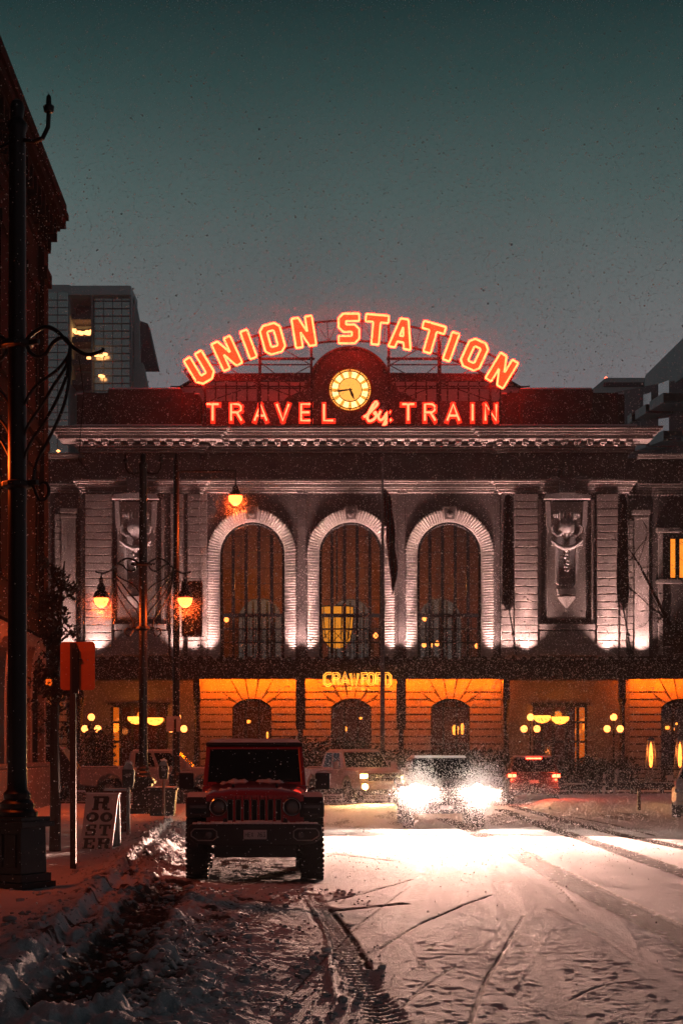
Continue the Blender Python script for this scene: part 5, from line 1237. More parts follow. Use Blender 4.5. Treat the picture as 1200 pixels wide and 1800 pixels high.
# ================================================================== VEHICLES
def wheel(parent, x, y, z, r, w_, spokes=5, front=False):
    b = MB(); h = w_/2
    b.lathe([(r*.62, -h), (r*.70, -h), (r*.93, -h*.96), (r*.99, -h*.75), (r, -h*.4), (r, h*.4), (r*.99, h*.75), (r*.93, h*.96), (r*.70, h), (r*.62, h)], y, z, 28, 'x', 0) if False else None
    prof = [(r*.60, -h), (r*.72, -h), (r*.92, -h*.98), (r*.985, -h*.78), (r, -h*.45), (r, h*.45), (r*.985, h*.78), (r*.92, h*.98), (r*.72, h), (r*.60, h)]
    n = 28; vs = []
    for rr_, xx in prof:
        for k in range(n): a = 2*math.pi*k/n; vs.append((x+xx, y + rr_*math.cos(a), z + rr_*math.sin(a)))
    b.add(vs, [(i*n+k, i*n+(k+1)%n, (i+1)*n+(k+1)%n, (i+1)*n+k) for i in range(len(prof)-1) for k in range(n)])
    for k in range(36):      # tread blocks
        a = 2*math.pi*k/36; 
        for sx in (-.42, .42):
            c_ = Vector((x + sx*w_*.9, y + r*1.005*math.cos(a), z + r*1.005*math.sin(a))); t_ = Vector((0, -math.sin(a), math.cos(a))); u_ = Vector((0, math.cos(a), math.sin(a))); e_ = Vector((w_*.16, 0, 0))
            p = [c_ + t_*s1*r*.055 + e_*s2 for s1, s2 in ((-1,-1),(1,-1),(1,1),(-1,1))]; b.add(p + [q + u_*.012 for q in p], [(4,5,6,7),(0,1,5,4),(1,2,6,5),(2,3,7,6),(3,0,4,7)])
    wh = b.build('wheel', M['rubber'], parent, smooth=True)
    b = MB()
    for side in (-1, 1):
        xs = x + side*h*.82; vs = []
        for rr_, dx in ((r*.61, 0), (r*.56, -.03), (r*.52, -.06)):
            for k in range(n): a = 2*math.pi*k/n; vs.append((xs + side*dx, y + rr_*math.cos(a), z + rr_*math.sin(a)))
        b.add(vs, [(i*n+k, i*n+(k+1)%n, (i+1)*n+(k+1)%n, (i+1)*n+k) for i in range(2) for k in range(n)])
        b.add([(xs - side*.08, y + r*.53*math.cos(2*math.pi*k/n), z + r*.53*math.sin(2*math.pi*k/n)) for k in range(n)], [tuple(range(n))])
        for k in range(spokes):
            a = 2*math.pi*k/spokes; d = Vector((0, math.cos(a), math.sin(a))); t_ = Vector((0, -math.sin(a), math.cos(a))); c_ = Vector((xs - side*.01, y, z))
            p = [c_ - t_*r*.10, c_ + t_*r*.10, c_ + d*r*.55 + t_*r*.07, c_ + d*r*.55 - t_*r*.07]; b.add(p + [q - Vector((side*.05, 0, 0)) for q in p], [(0,1,2,3),(4,7,6,5),(0,4,5,1),(1,5,6,2),(2,6,7,3),(3,7,4,0)])
    b.build('rim', M['rim'], wh)
    return wh
def arch_profile(front_pts, rear_pts, zb, arches, r):
    """closed (y,z) outline: top given front->rear, bottom rear->front with wheel-arch cut-outs"""
    bot = []
    for ya in sorted(arches, reverse=True):
        bot += [(ya + r*math.cos(a), max(zb, zb + 0*a) if False else zb + (r*math.sin(a))*(1.0)) for a in [math.pi*i/10 for i in range(11)]]
    return front_pts + rear_pts + bot
def loft_body(name, top, zb, arches, r, wfun, material, parent, bevel=.05, za=None):
    """panelled body: side outline extruded over the width, wfun(y) = half width"""
    za = za or zb
    ys_ = [p[0] for p in top]; poly = list(top)
    for ya in sorted(arches, reverse=True):
        for i in range(11):
            a = math.pi*i/10; zq = zb + (r*math.sin(a)) + (za - zb)*0; poly.append((ya + r*math.cos(a), zq))
    n = len(poly); b = MB()
    L_ = [(-wfun(p[0], p[1]), p[0], p[1]) for p in poly]; R_ = [(wfun(p[0], p[1]), p[0], p[1]) for p in poly]
    b.add(L_ + R_, [tuple(range(n)), tuple(range(2*n-1, n-1, -1))] + [(i, i+n, (i+1)%n+n, (i+1)%n) for i in range(n)])
    return b.build(name, material, parent, bevel=bevel, seg=3, smooth=True, auto=30)
def frustum(b0, b1, z0, z1):
    (x0, ya, yb), (x1, yc_, yd) = b0, b1
    return [(-x0,ya,z0),(x0,ya,z0),(x0,yb,z0),(-x0,yb,z0),(-x1,yc_,z1),(x1,yc_,z1),(x1,yd,z1),(-x1,yd,z1)]
def panel(mb, q, u0, u1, v0, v1, off, th=.012):
    A_, B_, C_, D_ = [Vector(p) for p in q]      # bottom-left, bottom-right, top-right, top-left
    n_ = (B_-A_).cross(D_-A_).normalized()
    def P_(u, v): return (A_*(1-u)+B_*u)*(1-v) + (D_*(1-u)+C_*u)*v
    p = [P_(u0,v0), P_(u1,v0), P_(u1,v1), P_(u0,v1)]
    mb.add([x_ + n_*off for x_ in p] + [x_ - n_*th for x_ in p], [(0,1,2,3),(7,6,5,4),(0,4,5,1),(1,5,6,2),(2,6,7,3),(3,7,4,0)])
def cabin(parent, fr, paint, side_splits, name='cabin', bevel=.05, rear=True, gmat=None, gm=.07):
    b = MB(); b.hexa(fr); cb_ = b.build(name, paint, parent, bevel=bevel, seg=3, smooth=True, auto=30)
    gmat = gmat or M['carglass']
    b = MB(); panel(b, (fr[0], fr[1], fr[5], fr[4]), .04, .96, .10, .92, .008); b.build('windscreen', gmat, cb_)
    if rear: b = MB(); panel(b, (fr[2], fr[3], fr[7], fr[6]), .08, .92, .14, .88, .008); b.build('rear_window', gmat, cb_)
    for (u0, u1) in side_splits:
        b = MB(); panel(b, (fr[1], fr[2], fr[6], fr[5]), u0, u1, .10, .88, .008); b.build('side_window', gmat, cb_)
        b = MB(); panel(b, (fr[3], fr[0], fr[4], fr[7]), 1-u1, 1-u0, .10, .88, .008); b.build('side_window', gmat, cb_)
    b = MB(); t = fr[4:]; cz_ = t[0][2]
    b.hexa([(p[0]*.93, p[1]+(.05 if i < 2 else -.05), cz_+.003) for i, p in enumerate(t)] + [(p[0]*.88, p[1]+(.10 if i < 2 else -.10), cz_+.06) for i, p in enumerate(t)]); b.build('roof_snow', M['snow'], cb_, bevel=.02)
    return cb_
def mirror(parent, x, y, z, m_, s_, w_=.20, h_=.16):
    b = MB(); b.box(x - w_/2, x + w_/2, y-.05, y+.06, z, z+h_); b.tube([(x - s_*w_*.4, y, z+.03), (x - s_*(w_*.5+.10), y+.03, z-.02)], .025, 6); return b.build('mirror', m_, parent, bevel=.03, seg=3)

# ---------------------------------------------------------------- red off-roader parked at the kerb
jp = empty('off_road_car', (PX(448.5, 24.5), 24.5, .055), R(3.0), 'dark red boxy off-road car with round headlights and seven-slot grille, dusted with snow', 'car')
b = MB()
z = lambda py: 1.745 - (py-1322)/131
# tub and sides
b.add([(-.74, 1.35, .52), (-.74, 3.95, .52), (-.74, 3.95, 1.27), (-.74, 1.35, 1.27), (.74, 1.35, .52), (.74, 3.95, .52), (.74, 3.95, 1.27), (.74, 1.35, 1.27)], [(0,1,2,3),(7,6,5,4),(0,4,5,1),(3,2,6,7),(0,3,7,4),(1,5,6,2)])
b.build('body', M['red_paint'], jp, bevel=.04, seg=3)
b = MB(); nx = 12; rows = [(.17, 1.13, .655, .0), (.20, 1.175, .66, .012), (.32, 1.205, .67, .022), (.9, 1.24, .69, .03), (1.5, 1.265, .715, .035), (1.98, 1.275, .74, .03)]; vs = []
for (y_, z_, w_, cr) in rows:
    for i in range(nx+1):
        u = -1 + 2*i/nx; zz_ = z_ + cr*(1-u*u) + (.018 if abs(u) < .55 else 0) ; vs.append((u*w_, y_, zz_ - (.05 if abs(u) > .99 else 0)))
b.add(vs, [(r_*(nx+1)+i, r_*(nx+1)+i+1, (r_+1)*(nx+1)+i+1, (r_+1)*(nx+1)+i) for r_ in range(len(rows)-1) for i in range(nx)])
for s_ in (-1, 1): b.add([(s_*.66, .20, 1.13), (s_*.74, 1.98, 1.23), (s_*.74, 1.98, .8), (s_*.66, .20, .8)], [(0,1,2,3)])
hood = b.build('hood', M['red_paint'], jp, smooth=True, auto=50)
b = MB()       # drifted snow left on the hood near the windscreen and in the corners
for (xa, xb, ya, yb, th) in ((-.55, -.05, 1.45, 1.93, .030), (-.02, .5, 1.55, 1.93, .026), (-.52, -.30, .34, .48, .015), (.28, .52, .34, .46, .012)):
    ni_, nj_ = 22, 12; vv = []
    for j in range(nj_+1):
        for i in range(ni_+1):
            u, v = i/ni_, j/nj_; x_ = xa + (xb-xa)*u; y_ = ya + (yb-ya)*v; env = min(1, 5*u, 5*(1-u))*min(1, 3.5*v, 6*(1-v)+.3); ux = x_/.68
            zb0 = 1.20 + (y_-.3)*.048 + .042*(1-ux*ux) + (.018 if abs(ux) < .55 else 0)
            vv.append((x_, y_, zb0 - .03 + env*(.03 + th*(.5 + .7*math.sin(x_*37)*math.sin(y_*23+x_*11)**2 + .3*random.random()))))
    b.add(vv, [(j*(ni_+1)+i, j*(ni_+1)+i+1, (j+1)*(ni_+1)+i+1, (j+1)*(ni_+1)+i) for j in range(nj_) for i in range(ni_)])
b.build('snow_patch', M['snow'], hood, smooth=True, auto=60)
for s_ in (-1, 1):
    b = MB(); b.tube([(s_*.30, .55, 1.27), (s_*.30, .62, 1.29)], .02, 6); b.build('hood_latch', M['plastic'], hood)
# grille panel with seven slots
gx = [(-.375 + i*.109) for i in range(7)]; b = MB(); zt, zb_ = 1.105, .80; xs = [-.66] + sum([[g_-.001, g_+.078] for g_ in gx], []) + [.66]
b = MB(); b.box(-.66, gx[0], .14, .24, zb_-.05, zt+.06); b.box(gx[6]+.076, .66, .14, .24, zb_-.05, zt+.06)
for i in range(6): b.box(gx[i]+.076, gx[i+1], .13, .24, zb_-.049, zt+.059)
for g_ in gx: b.box(g_+.0005, g_+.0755, .14, .24, zt, zt+.06); b.box(g_+.0005, g_+.0755, .14, .24, zb_-.05, zb_)
b.build('grille', M['red_paint'], jp, bevel=.008)
b = MB()
for g_ in gx: b.tube([(g_+.004, .128, zb_+.01), (g_+.004, .128, zt-.02), (g_+.02, .128, zt-.003), (g_+.056, .128, zt-.003), (g_+.072, .128, zt-.02), (g_+.072, .128, zb_+.01)], .004, 5)
b.build('grille_trim', M['galv'], jp)
b = MB(); b.box(-.64, .64, .26, .34, .5, 1.14); b.build('radiator', M['plastic'], jp)
b = MB()
for g_ in gx: b.box(g_+.005, g_+.07, .09, .18, zb_-.012, zb_+.02)
b.build('slot_snow', M['snow'], jp, bevel=.008)
for s_ in (-1, 1):
    b = MB(); b.lathe([(.125, .0), (.130, -.03), (.112, -.035), (.105, .0)], s_*.495, .13, 28, 'y', 1.005); hl = b.build('headlight', M['plastic'], jp, smooth=True)
    b = MB(); b.lathe([(0, -.035), (.05, -.032), (.09, -.02), (.105, .0)], s_*.495, .13, 24, 'y', 1.005); b.build('lens', M['dark_lens'], hl, smooth=True)
    b = MB(); b.tube([(s_*.495 + .115*math.cos(2*math.pi*i/24), .09, 1.005 + .115*math.sin(2*math.pi*i/24)) for i in range(24)], .006, 5, True); b.build('ring', M['chrome'], hl)
    b = MB(); pl = [(.12,.86),(.12,1.06),(.20,1.135),(.34,1.165),(1.18,1.165),(1.34,1.08),(1.50,.78),(1.42,.76),(1.24,1.02),(1.10,1.085),(.40,1.085),(.26,1.03),(.22,.86)]
    x0, x1 = sorted((s_*.60, s_*.935)); b.prism(pl, x0, x1, 'x'); b.build('fender', M['plastic'], jp, bevel=.025, seg=3)
    b = MB(); b.prism([(.16,1.06),(.24,1.15),(.36,1.185),(1.14,1.185),(1.2,1.168),(.34,1.167),(.20,1.137)], x0+.02, x1-.02, 'x'); b.build('fender_snow', M['snow'], jp, bevel=.01)
    b = MB(); b.box(x0+.05, x1-.05, .085, .118, .985, 1.03); b.box(x0+.05, x1-.08, .085, .118, .90, .915); b.build('marker_lamp', M['dark_lens'], jp, bevel=.01)
    b = MB(); b.box(x0+.01, x1-.18, .25, 1.3, .45, 1.08); b.build('inner_arch', M['ink'], jp)
    wheel(jp, s_*.79, .80, .40, .42, .29, 5); wheel(jp, s_*.79, 3.30, .40, .42, .29, 5)
    b = MB(); pl = [(2.55+.0,.78),(2.66,1.02),(2.8,1.085),(3.75,1.085),(3.92,.95),(4.0,.78),(3.93,.78),(3.8,.96),(3.7,1.02),(2.85,1.02),(2.74,.96),(2.64,.78)]; b.prism(pl, *sorted((s_*.74, s_*.92)), 'x'); b.build('rear_fender', M['plastic'], jp, bevel=.02)
    b = MB(); b.box(s_*.985-.105, s_*.985+.105, 1.90, 2.02, 1.20, 1.44); b.tube([(s_*.88, 1.96, 1.22), (s_*.72, 2.0, 1.16)], .035, 6); mr = b.build('mirror', M['plastic'], jp, bevel=.03, seg=3)
    b = MB(); b.box(s_*.985-.09, s_*.985+.09, 1.91, 2.01, 1.442, 1.465); b.build('mirror_snow', M['snow'], mr, bevel=.01)
    b = MB(); b.tube([(s_*.745, 2.0, 1.0), (s_*.765, 2.0, 1.0), (s_*.765, 2.12, 1.0)], .012, 5); b.box(*sorted((s_*.742, s_*.750)), 2.05, 2.95, .58, 1.24); b.build('door', M['red_paint'], jp, bevel=.005)
# windscreen frame
fr = frustum((.745, 1.97, 4.0), (.70, 2.20, 3.92), 1.26, 1.825)
b = MB(); fl = [Vector(p) for p in fr]
def qf(u, v): return (fl[0]*(1-u)+fl[1]*u)*(1-v) + (fl[4]*(1-u)+fl[5]*u)*v
for (u0, u1, v0, v1) in ((0,.045,0,1), (.955,1,0,1), (.045,.955,0,.09), (.045,.955,.93,1)):
    p = [qf(u0,v0), qf(u1,v0), qf(u1,v1), qf(u0,v1)]; b.add(p + [q + Vector((0,.07,.0)) for q in p], [(0,1,2,3),(7,6,5,4),(0,4,5,1),(1,5,6,2),(2,6,7,3),(3,7,4,0)])
wf = b.build('windscreen_frame', M['red_paint'], jp, bevel=.012)
b = MB(); p = [qf(.045,.09), qf(.955,.09), qf(.955,.93), qf(.045,.93)]; b.add([q + Vector((0,.03,0)) for q in p], [(0,1,2,3)]); b.build('windscreen', M['carglass'], wf)
b = MB()
for x0, x1, zz0 in ((-.55, -.02, 1.305), (.02, .55, 1.305)):
    b.tube([(x0, 1.965, zz0), (x1, 1.975, zz0+.035)], .010, 5); b.tube([(x1, 1.94, 1.27), ((x0+x1)/2, 1.955, zz0+.02)], .012, 5)
b.build('wiper', M['plastic'], wf)
b = MB(); b.add([fr[1], fr[2], fr[6], fr[5]], [(0,1,2,3)]); b.add([fr[3], fr[0], fr[4], fr[7]], [(0,1,2,3)]); b.add([fr[2], fr[3], fr[7], fr[6]], [(0,1,2,3)]); b.build('side_glass', M['carglass'], jp)
b = MB(); b.box(-.71, .71, 2.17, 3.95, 1.826, 1.885); b.build('roof', M['plastic'], jp, bevel=.03, seg=3)
b = MB(); ni, nj = 18, 8; vs = []
for j in range(nj+1):
    for i in range(ni+1):
        u = -1+2*i/ni; vs.append((u*.70, 2.18 + 1.72*j/nj, 1.887 + (.055 if 0 < i < ni and 0 < j < nj else (.048 if j == 0 and 0 < i < ni else 0)) + random.uniform(-.008, .008)*(1 if 0 < i < ni else 0) - .012*abs(u)**3))
b.add(vs, [(j*(ni+1)+i, j*(ni+1)+i+1, (j+1)*(ni+1)+i+1, (j+1)*(ni+1)+i) for j in range(nj) for i in range(ni)])
b.add([v for v in vs[:ni+1]] + [(v[0], v[1], 1.886) for v in vs[:ni+1]], [(i, i+ni+1, i+ni+2, i+1) for i in range(ni)]); b.build('roof_snow', M['snow'], jp, smooth=True, auto=60)
# bumper
b = MB(); b.prism([(-.90,.74),(-.86,.78),(.86,.78),(.90,.74),(.90,.60),(.80,.52),(.48,.48),(-.48,.48),(-.80,.52),(-.90,.60)], -.06, .12); bp = b.build('bumper', M['plastic'], jp, bevel=.03, seg=3)
b = MB(); x_ = -.84
while x_ < .84: b.box(x_, x_+.06, -.05, .10, .775, .80 + random.uniform(-.006, .012) + .02*math.exp(-(x_/.25)**2)); x_ += .0601
b.build('bumper_snow', M['snow'], bp, bevel=.012)
for s_ in (-1, 1):
    b = MB(); pts = [(-.19,.04),(-.15,.085),(.10,.085),(.15,.05),(.15,-.03),(.10,-.07),(-.10,-.07),(-.19,-.01)]; b.tube([(s_*.665 - s_*p[0]*1.0, -.068, .63 + p[1]) for p in pts], .009, 6, True)
    ff = b.build('fog_lamp_trim', M['galv'], bp); b = MB(); b.lathe([(0,-.02),(.035,-.015),(.045,.0)], s_*.62, -.062, 14, 'y', .635); b.build('fog_lamp', M['dark_lens'], ff, smooth=True)
    b = MB(); b.prism([(s_*.37, .78), (s_*.44, .78), (s_*.425, .855), (s_*.385, .855)] if s_ > 0 else [(-.44, .78), (-.37, .78), (-.385, .855), (-.425, .855)], -.03, .01); b.build('tow_hook', M['ink'], bp, bevel=.008)
b = MB(); b.box(-.155, .155, -.085, -.065, .575, .70); pt = b.build('number_plate', M['board'], bp, bevel=.004)
b = MB(); L7 = {'H': STK_H if False else [[(-3,5),(-3,-5)],[(3,5),(3,-5)],[(-3,0),(3,0)]], 'E': [[(3,5),(-3,5),(-3,-5),(3,-5)],[(-3,0),(2,0)]], 'X': [[(-3,5),(3,-5)],[(3,5),(-3,-5)]], '7': [[(-3,5),(3,5),(-1,-5)]], '6': [[(3,4),(0,5),(-3,2),(-3,-4),(0,-5),(3,-3),(3,-1),(0,1),(-3,-1)]], '3': [[(-3,5),(3,5),(0,1),(3,-1),(3,-4),(0,-5),(-3,-4)]]}
for i, ch in enumerate('HEX 763'):
    if ch == ' ': continue
    for s_ in L7[ch]: b.tube([(-.118 + i*.0395 + p[0]*.0045, -.089, .637 + p[1]*.0060) for p in s_], .0042, 4)
b.build('plate_number', M['ink'], pt)
b = MB(); b.tube([(-.75, .80, .38), (-.2, .80, .36), (.75, .80, .38)], .045, 8); b.box(-.55, .55, .3, 3.9, .31, .52); b.box(-.55, .55, .05, .4, .34, .5); b.build('chassis', M['ink'], jp)

# ---------------------------------------------------------------- generic road vehicles
def suv_front():
    o = empty('oncoming_car', (PX(784, 42), 42, .02), R(1.0), 'dark oncoming car with dazzling white headlights and snow-edged roof', 'car')
    W = .96
    def wf(y_, z_): return W - (.10 if y_ < .12 else 0) - (.05 if z_ > .95 else 0) - (.04 if z_ < .35 else 0)
    top = [(0,.38),(-.02,.62),(.03,.98),(.14,1.07),(1.25,1.15),(4.5,1.15),(4.62,.9),(4.62,.4)]
    loft_body('body', top, .34, (.92, 3.7), .38, wf, M['dark_paint'], o, bevel=.06)
    cabin(o, frustum((.84, 1.22, 4.45), (.68, 1.85, 4.1), 1.13, 1.64), M['dark_paint'], ((.12, .42), (.46, .72), (.76, .92)))
    for s_ in (-1, 1):
        wheel(o, s_*.82, .92, .34, .345, .23); wheel(o, s_*.82, 3.7, .34, .345, .23); mirror(o, s_*1.06, 1.45, 1.02, M['dark_paint'], s_, .18, .15)
        b = MB(); b.prism([(s_*.52, .84), (s_*.86, .86), (s_*.87, 1.03), (s_*.56, 1.0)], -.045, -.0); h_ = b.build('headlight', M['chrome'], o, bevel=.02)
        b = MB(); b.lathe([(0,-.03),(.09,-.02),(.12,.0)], s_*.72, -.046, 16, 'y', .93); b.build('bulb', M['head'], h_, smooth=True)
        b = MB(); b.lathe([(0,-.015),(.05,0)], s_*.70, -.04, 12, 'y', .50); b.build('fog_lamp', emit('fog_lamp_glow', (1, .88, .75), 30), o)
    b = MB(); b.box(-.48, .48, -.035, .0, .70, .98); gr = b.build('grille', M['plastic'], o, bevel=.02)
    b = MB()
    for i in range(4): b.box(-.46, .46, -.048, -.036, .74+i*.06, .755+i*.06)
    b.build('grille_bar', M['chrome'], gr)
    b = MB(); b.box(-.9, .9, -.10, .06, .36, .56); b.build('bumper', M['dark_paint'], o, bevel=.05, seg=3); b = MB(); b.box(-.15, .15, -.115, -.101, .46, .55); b.build('number_plate', M['board'], o)
    for s_ in (-1, 1):
        for tx_, e_ in ((-8, .35), (-4, .8), (0, 1.0), (4, .8), (8, .35)):
            spot('headlight_beam', (s_*.72, -.12, .93), (s_*.72 + tx_, -16, -.86), HEAD_E*e_, 21, 1.0, (1, .56, .43), .05, o)
        spot('headlight_beam', (s_*.72, -.12, .93), (s_*.8, -4, -.8), 9000, 62, 1.0, (1, .56, .43), .05, o)
    return o
HEAD_E = 330000
suv_front()

def pickup(lab, loc, rz, paint, lights=None, L=5.7, nm='pickup_truck', crew=True):
    o = empty(nm, loc, rz, lab, 'pickup truck'); W = .99
    def wf(y_, z_): return W - (.08 if y_ < .1 else 0) - (.04 if z_ > 1.1 else 0) - (.03 if z_ < .55 else 0)
    c0 = 1.45; c1 = 3.85 if crew else 3.45
    top = [(0,.55),(-.03,.85),(.03,1.06),(.12,1.14),(c0,1.22),(L,1.22),(L+.02,1.15),(L+.02,.6)]
    loft_body('body', top, .50, (.98, L-1.22), .47, wf, paint, o, bevel=.05)
    cabin(o, frustum((.90, c0-.05, c1), (.74, c0+.62, c1-.12), 1.20, 1.84), paint, ((.16, .50), (.56, .88)))
    b = MB(); b.box(-.80, .80, c1+.12, L-.08, 1.221, 1.235); b.build('bed_cover', M['plastic'], o); b = MB(); b.box(-.78, .78, c1+.15, L-.12, 1.236, 1.27); b.build('bed_snow', M['snow'], o, bevel=.015)
    b = MB(); b.hexa([(-.82,.25,1.145),(.82,.25,1.145),(.84,1.35,1.215),(-.84,1.35,1.215),(-.78,.3,1.17),(.78,.3,1.17),(.80,1.3,1.245),(-.80,1.3,1.245)]); b.build('hood_snow', M['snow'], o, bevel=.012)
    for s_ in (-1, 1):
        wheel(o, s_*.84, .98, .40, .405, .26, 6); wheel(o, s_*.84, L-1.22, .40, .405, .26, 6); mirror(o, s_*1.10, c0+.25, 1.22, paint, s_, .20, .24)
        b = MB(); b.box(*sorted((s_*.991, s_*1.001)), c0+.1, c0+1.15, .58, 1.17); d = b.build('door', paint, o, bevel=.004); b = MB(); b.box(*sorted((s_*1.0015, s_*1.02)), c0+.95, c0+1.08, 1.05, 1.08); b.build('handle', M['chrome'], d)
        if crew: b = MB(); b.box(*sorted((s_*.991, s_*1.001)), c0+1.2, c0+2.2, .58, 1.17); d = b.build('door', paint, o, bevel=.004); b = MB(); b.box(*sorted((s_*1.0015, s_*1.02)), c0+2.0, c0+2.13, 1.05, 1.08); b.build('handle', M['chrome'], d)
        b = MB(); b.box(s_*.74-.15, s_*.74+.15, -.055, .01, .84, 1.06); h_ = b.build('headlight', M['lens'], o, bevel=.02)
        if lights and s_ < 0:
            b = MB(); b.box(s_*.74-.13, s_*.74+.13, -.065, -.056, .90, 1.03); b.build('bulb', M['head_y'], h_); b = MB(); b.lathe([(0,-.01),(.10,0)], s_*.72, -.13, 14, 'y', .60); b.build('fog_lamp', M['head_y'], o)
            spot('headlight_beam', (s_*.74, -.15, .95), (s_*.74, -9, 0), lights, 110, .9, (1, .55, .2), .08, o)
        b = MB(); b.box(s_*.90-.06, s_*.90+.06, L+.021, L+.035, .85, 1.15); b.build('tail_light', M['black_red'], o)
    b = MB(); b.box(-.56, .56, -.045, .01, .80, 1.06); gr = b.build('grille', M['plastic'], o, bevel=.02); b = MB(); b.box(-.55, .55, -.055, -.046, .91, .95); b.build('grille_bar', M['chrome'], gr)
    b = MB(); b.box(-.93, .93, -.12, .08, .50, .72); b.build('bumper', M['white_paint'] if lights else M['plastic'], o, bevel=.04, seg=3)
    b = MB(); b.box(-.93, .93, L-.02, L+.16, .50, .68); b.build('rear_bumper', M['plastic'], o, bevel=.04)
    b = MB(); b.box(-.7, .7, .3, L-.3, .32, .5); b.build('chassis', M['ink'], o)
    return o
# side on, nose to the right, behind the far lamp
pickup('grey pickup truck seen side-on behind the far street lamp', (PX(412, 69), 68, .0), R(90), M['silver_paint'])
# three-quarter view, nose toward the camera and right, amber lights on
pickup('white pickup truck with amber headlights turning behind the red car', (PX(673, 63.3), 63.3, .0), R(21), M['white_paint'], lights=7000, crew=True)

def rear_suv():
    o = empty('departing_car', (PX(938, 62), 62, .0), R(-3), 'dark car seen from behind with three glowing red tail lights', 'car'); W = .92
    def wf(y_, z_): return W - (.06 if y_ < .1 else 0) - (.05 if z_ > 1.0 else 0)
    top = [(0,.42),(-.03,.75),(.0,1.02),(.05,1.10),(3.2,1.05),(4.4,.92),(4.45,.5)]
    loft_body('body', top, .36, (.85, 3.55), .36, wf, M['dark_paint'], o, bevel=.06)
    b = MB(); fr = frustum((.84, .02, 3.3), (.68, .28, 2.6), 1.08, 1.62); cabin(o, fr, M['dark_paint'], ((.1, .35), (.4, .66), (.7, .9)))
    for s_ in (-1, 1):
        wheel(o, s_*.78, .85, .33, .34, .23); wheel(o, s_*.78, 3.55, .33, .34, .23); mirror(o, s_*1.0, 3.0, 1.05, M['dark_paint'], s_, .16, .14)
        b = MB(); b.box(*sorted((s_*.60, s_*.90)), -.055, .02, .92, 1.06); h_ = b.build('tail_light', M['black_red'], o, bevel=.015)
        b = MB(); b.box(*sorted((s_*.61, s_*.735)), -.065, -.056, .94, 1.05); b.box(*sorted((s_*.76, s_*.88)), -.065, -.056, .94, 1.05); b.build('bulb', M['tail'], h_)
        point('tail_glow', (s_*.80, -.35, .95), 90, (1, .06, .02), .08, o)
    b = MB(); b.box(-.26, .26, .20, .235, 1.56, 1.61); b.build('brake_light', M['tail'], o)
    b = MB(); b.box(-.88, .88, -.12, .05, .38, .62); b.build('bumper', M['plastic'], o, bevel=.04, seg=3); b = MB(); b.box(-.15, .15, -.045, -.031, .74, .85); b.build('number_plate', M['board'], o)
    return o
rear_suv()
def white_car():
    o = empty('parked_car', (PX(1196, 47.5), 47.5, .02), R(-28), 'white car with its front wheel in the snow at the right edge', 'car'); W = .92
    def wf(y_, z_): return W - (.14 if y_ < .12 else 0) - (.05 if z_ > .9 else 0)
    top = [(.02,.40),(-.02,.60),(.05,.80),(.3,.92),(1.3,1.02),(4.4,1.0),(4.5,.8),(4.5,.45)]
    loft_body('body', top, .34, (.90, 3.6), .38, wf, M['white_paint'], o, bevel=.08)
    cabin(o, frustum((.82, 1.30, 4.0), (.64, 2.0, 3.5), 1.0, 1.48), M['white_paint'], ((.14, .46), (.52, .85)))
    for s_ in (-1, 1):
        wheel(o, s_*.80, .90, .33, .34, .22); wheel(o, s_*.80, 3.6, .33, .34, .22); mirror(o, s_*.99, 1.5, 1.0, M['white_paint'], s_, .18, .14)
        b = MB(); b.prism([(s_*.50,.66),(s_*.80,.70),(s_*.82,.80),(s_*.55,.78)], -.03, .08); b.build('headlight', M['lens'], o, bevel=.01)
    b = MB(); b.box(-.4, .4, -.04, 0, .45, .72); b.build('grille', M['plastic'], o, bevel=.02)
    return o
wc = white_car(); wc.location = (PX(1228, 49.5), 48.6, .02); wc.rotation_euler[2] = R(-12)
def dark_van():
    o = empty('dark_van', (PX(84, 66), 66, 0), R(90), 'dark boxy van with a snowy roof behind the young tree', 'van'); W = .95
    top = [(-2.6,.45),(-2.6,1.9),(-2.5,1.98),(-.1,1.98),(0,1.9),(.02,.45)]
    loft_body('body', [(0,.45),(0,1.2),(.5,1.95),(.7,2.0),(3.4,2.0),(3.5,1.9),(3.5,.45)], .42, (.8, 2.8), .40, lambda y_, z_: W - (.08 if z_ > 1.2 else 0), M['dark_paint'], o, bevel=.06)
    for s_ in (-1, 1): wheel(o, s_*.80, .8, .36, .36, .22); wheel(o, s_*.80, 2.8, .36, .36, .22)
    b = MB()
    for s_ in (-1, 1): b.add([(s_*.955-.0, .75, 1.2), (s_*.955, 3.2, 1.2), (s_*.90, 3.2, 1.8), (s_*.90, .9, 1.8)], [(0,1,2,3)])
    b.build('side_window', M['carglass'], o)
    b = MB(); b.box(-.78, .78, .8, 3.35, 2.003, 2.06); b.build('roof_snow', M['snow'], o, bevel=.02)
    b = MB(); b.box(*(-.80, -.55), -.03, .0, .8, .95); b.box(.55, .80, -.03, .0, .8, .95); b.build('headlight', M['lens'], o)
    return o
dv = dark_van(); dv.location = (PX(134, 66), 66.5, 0)

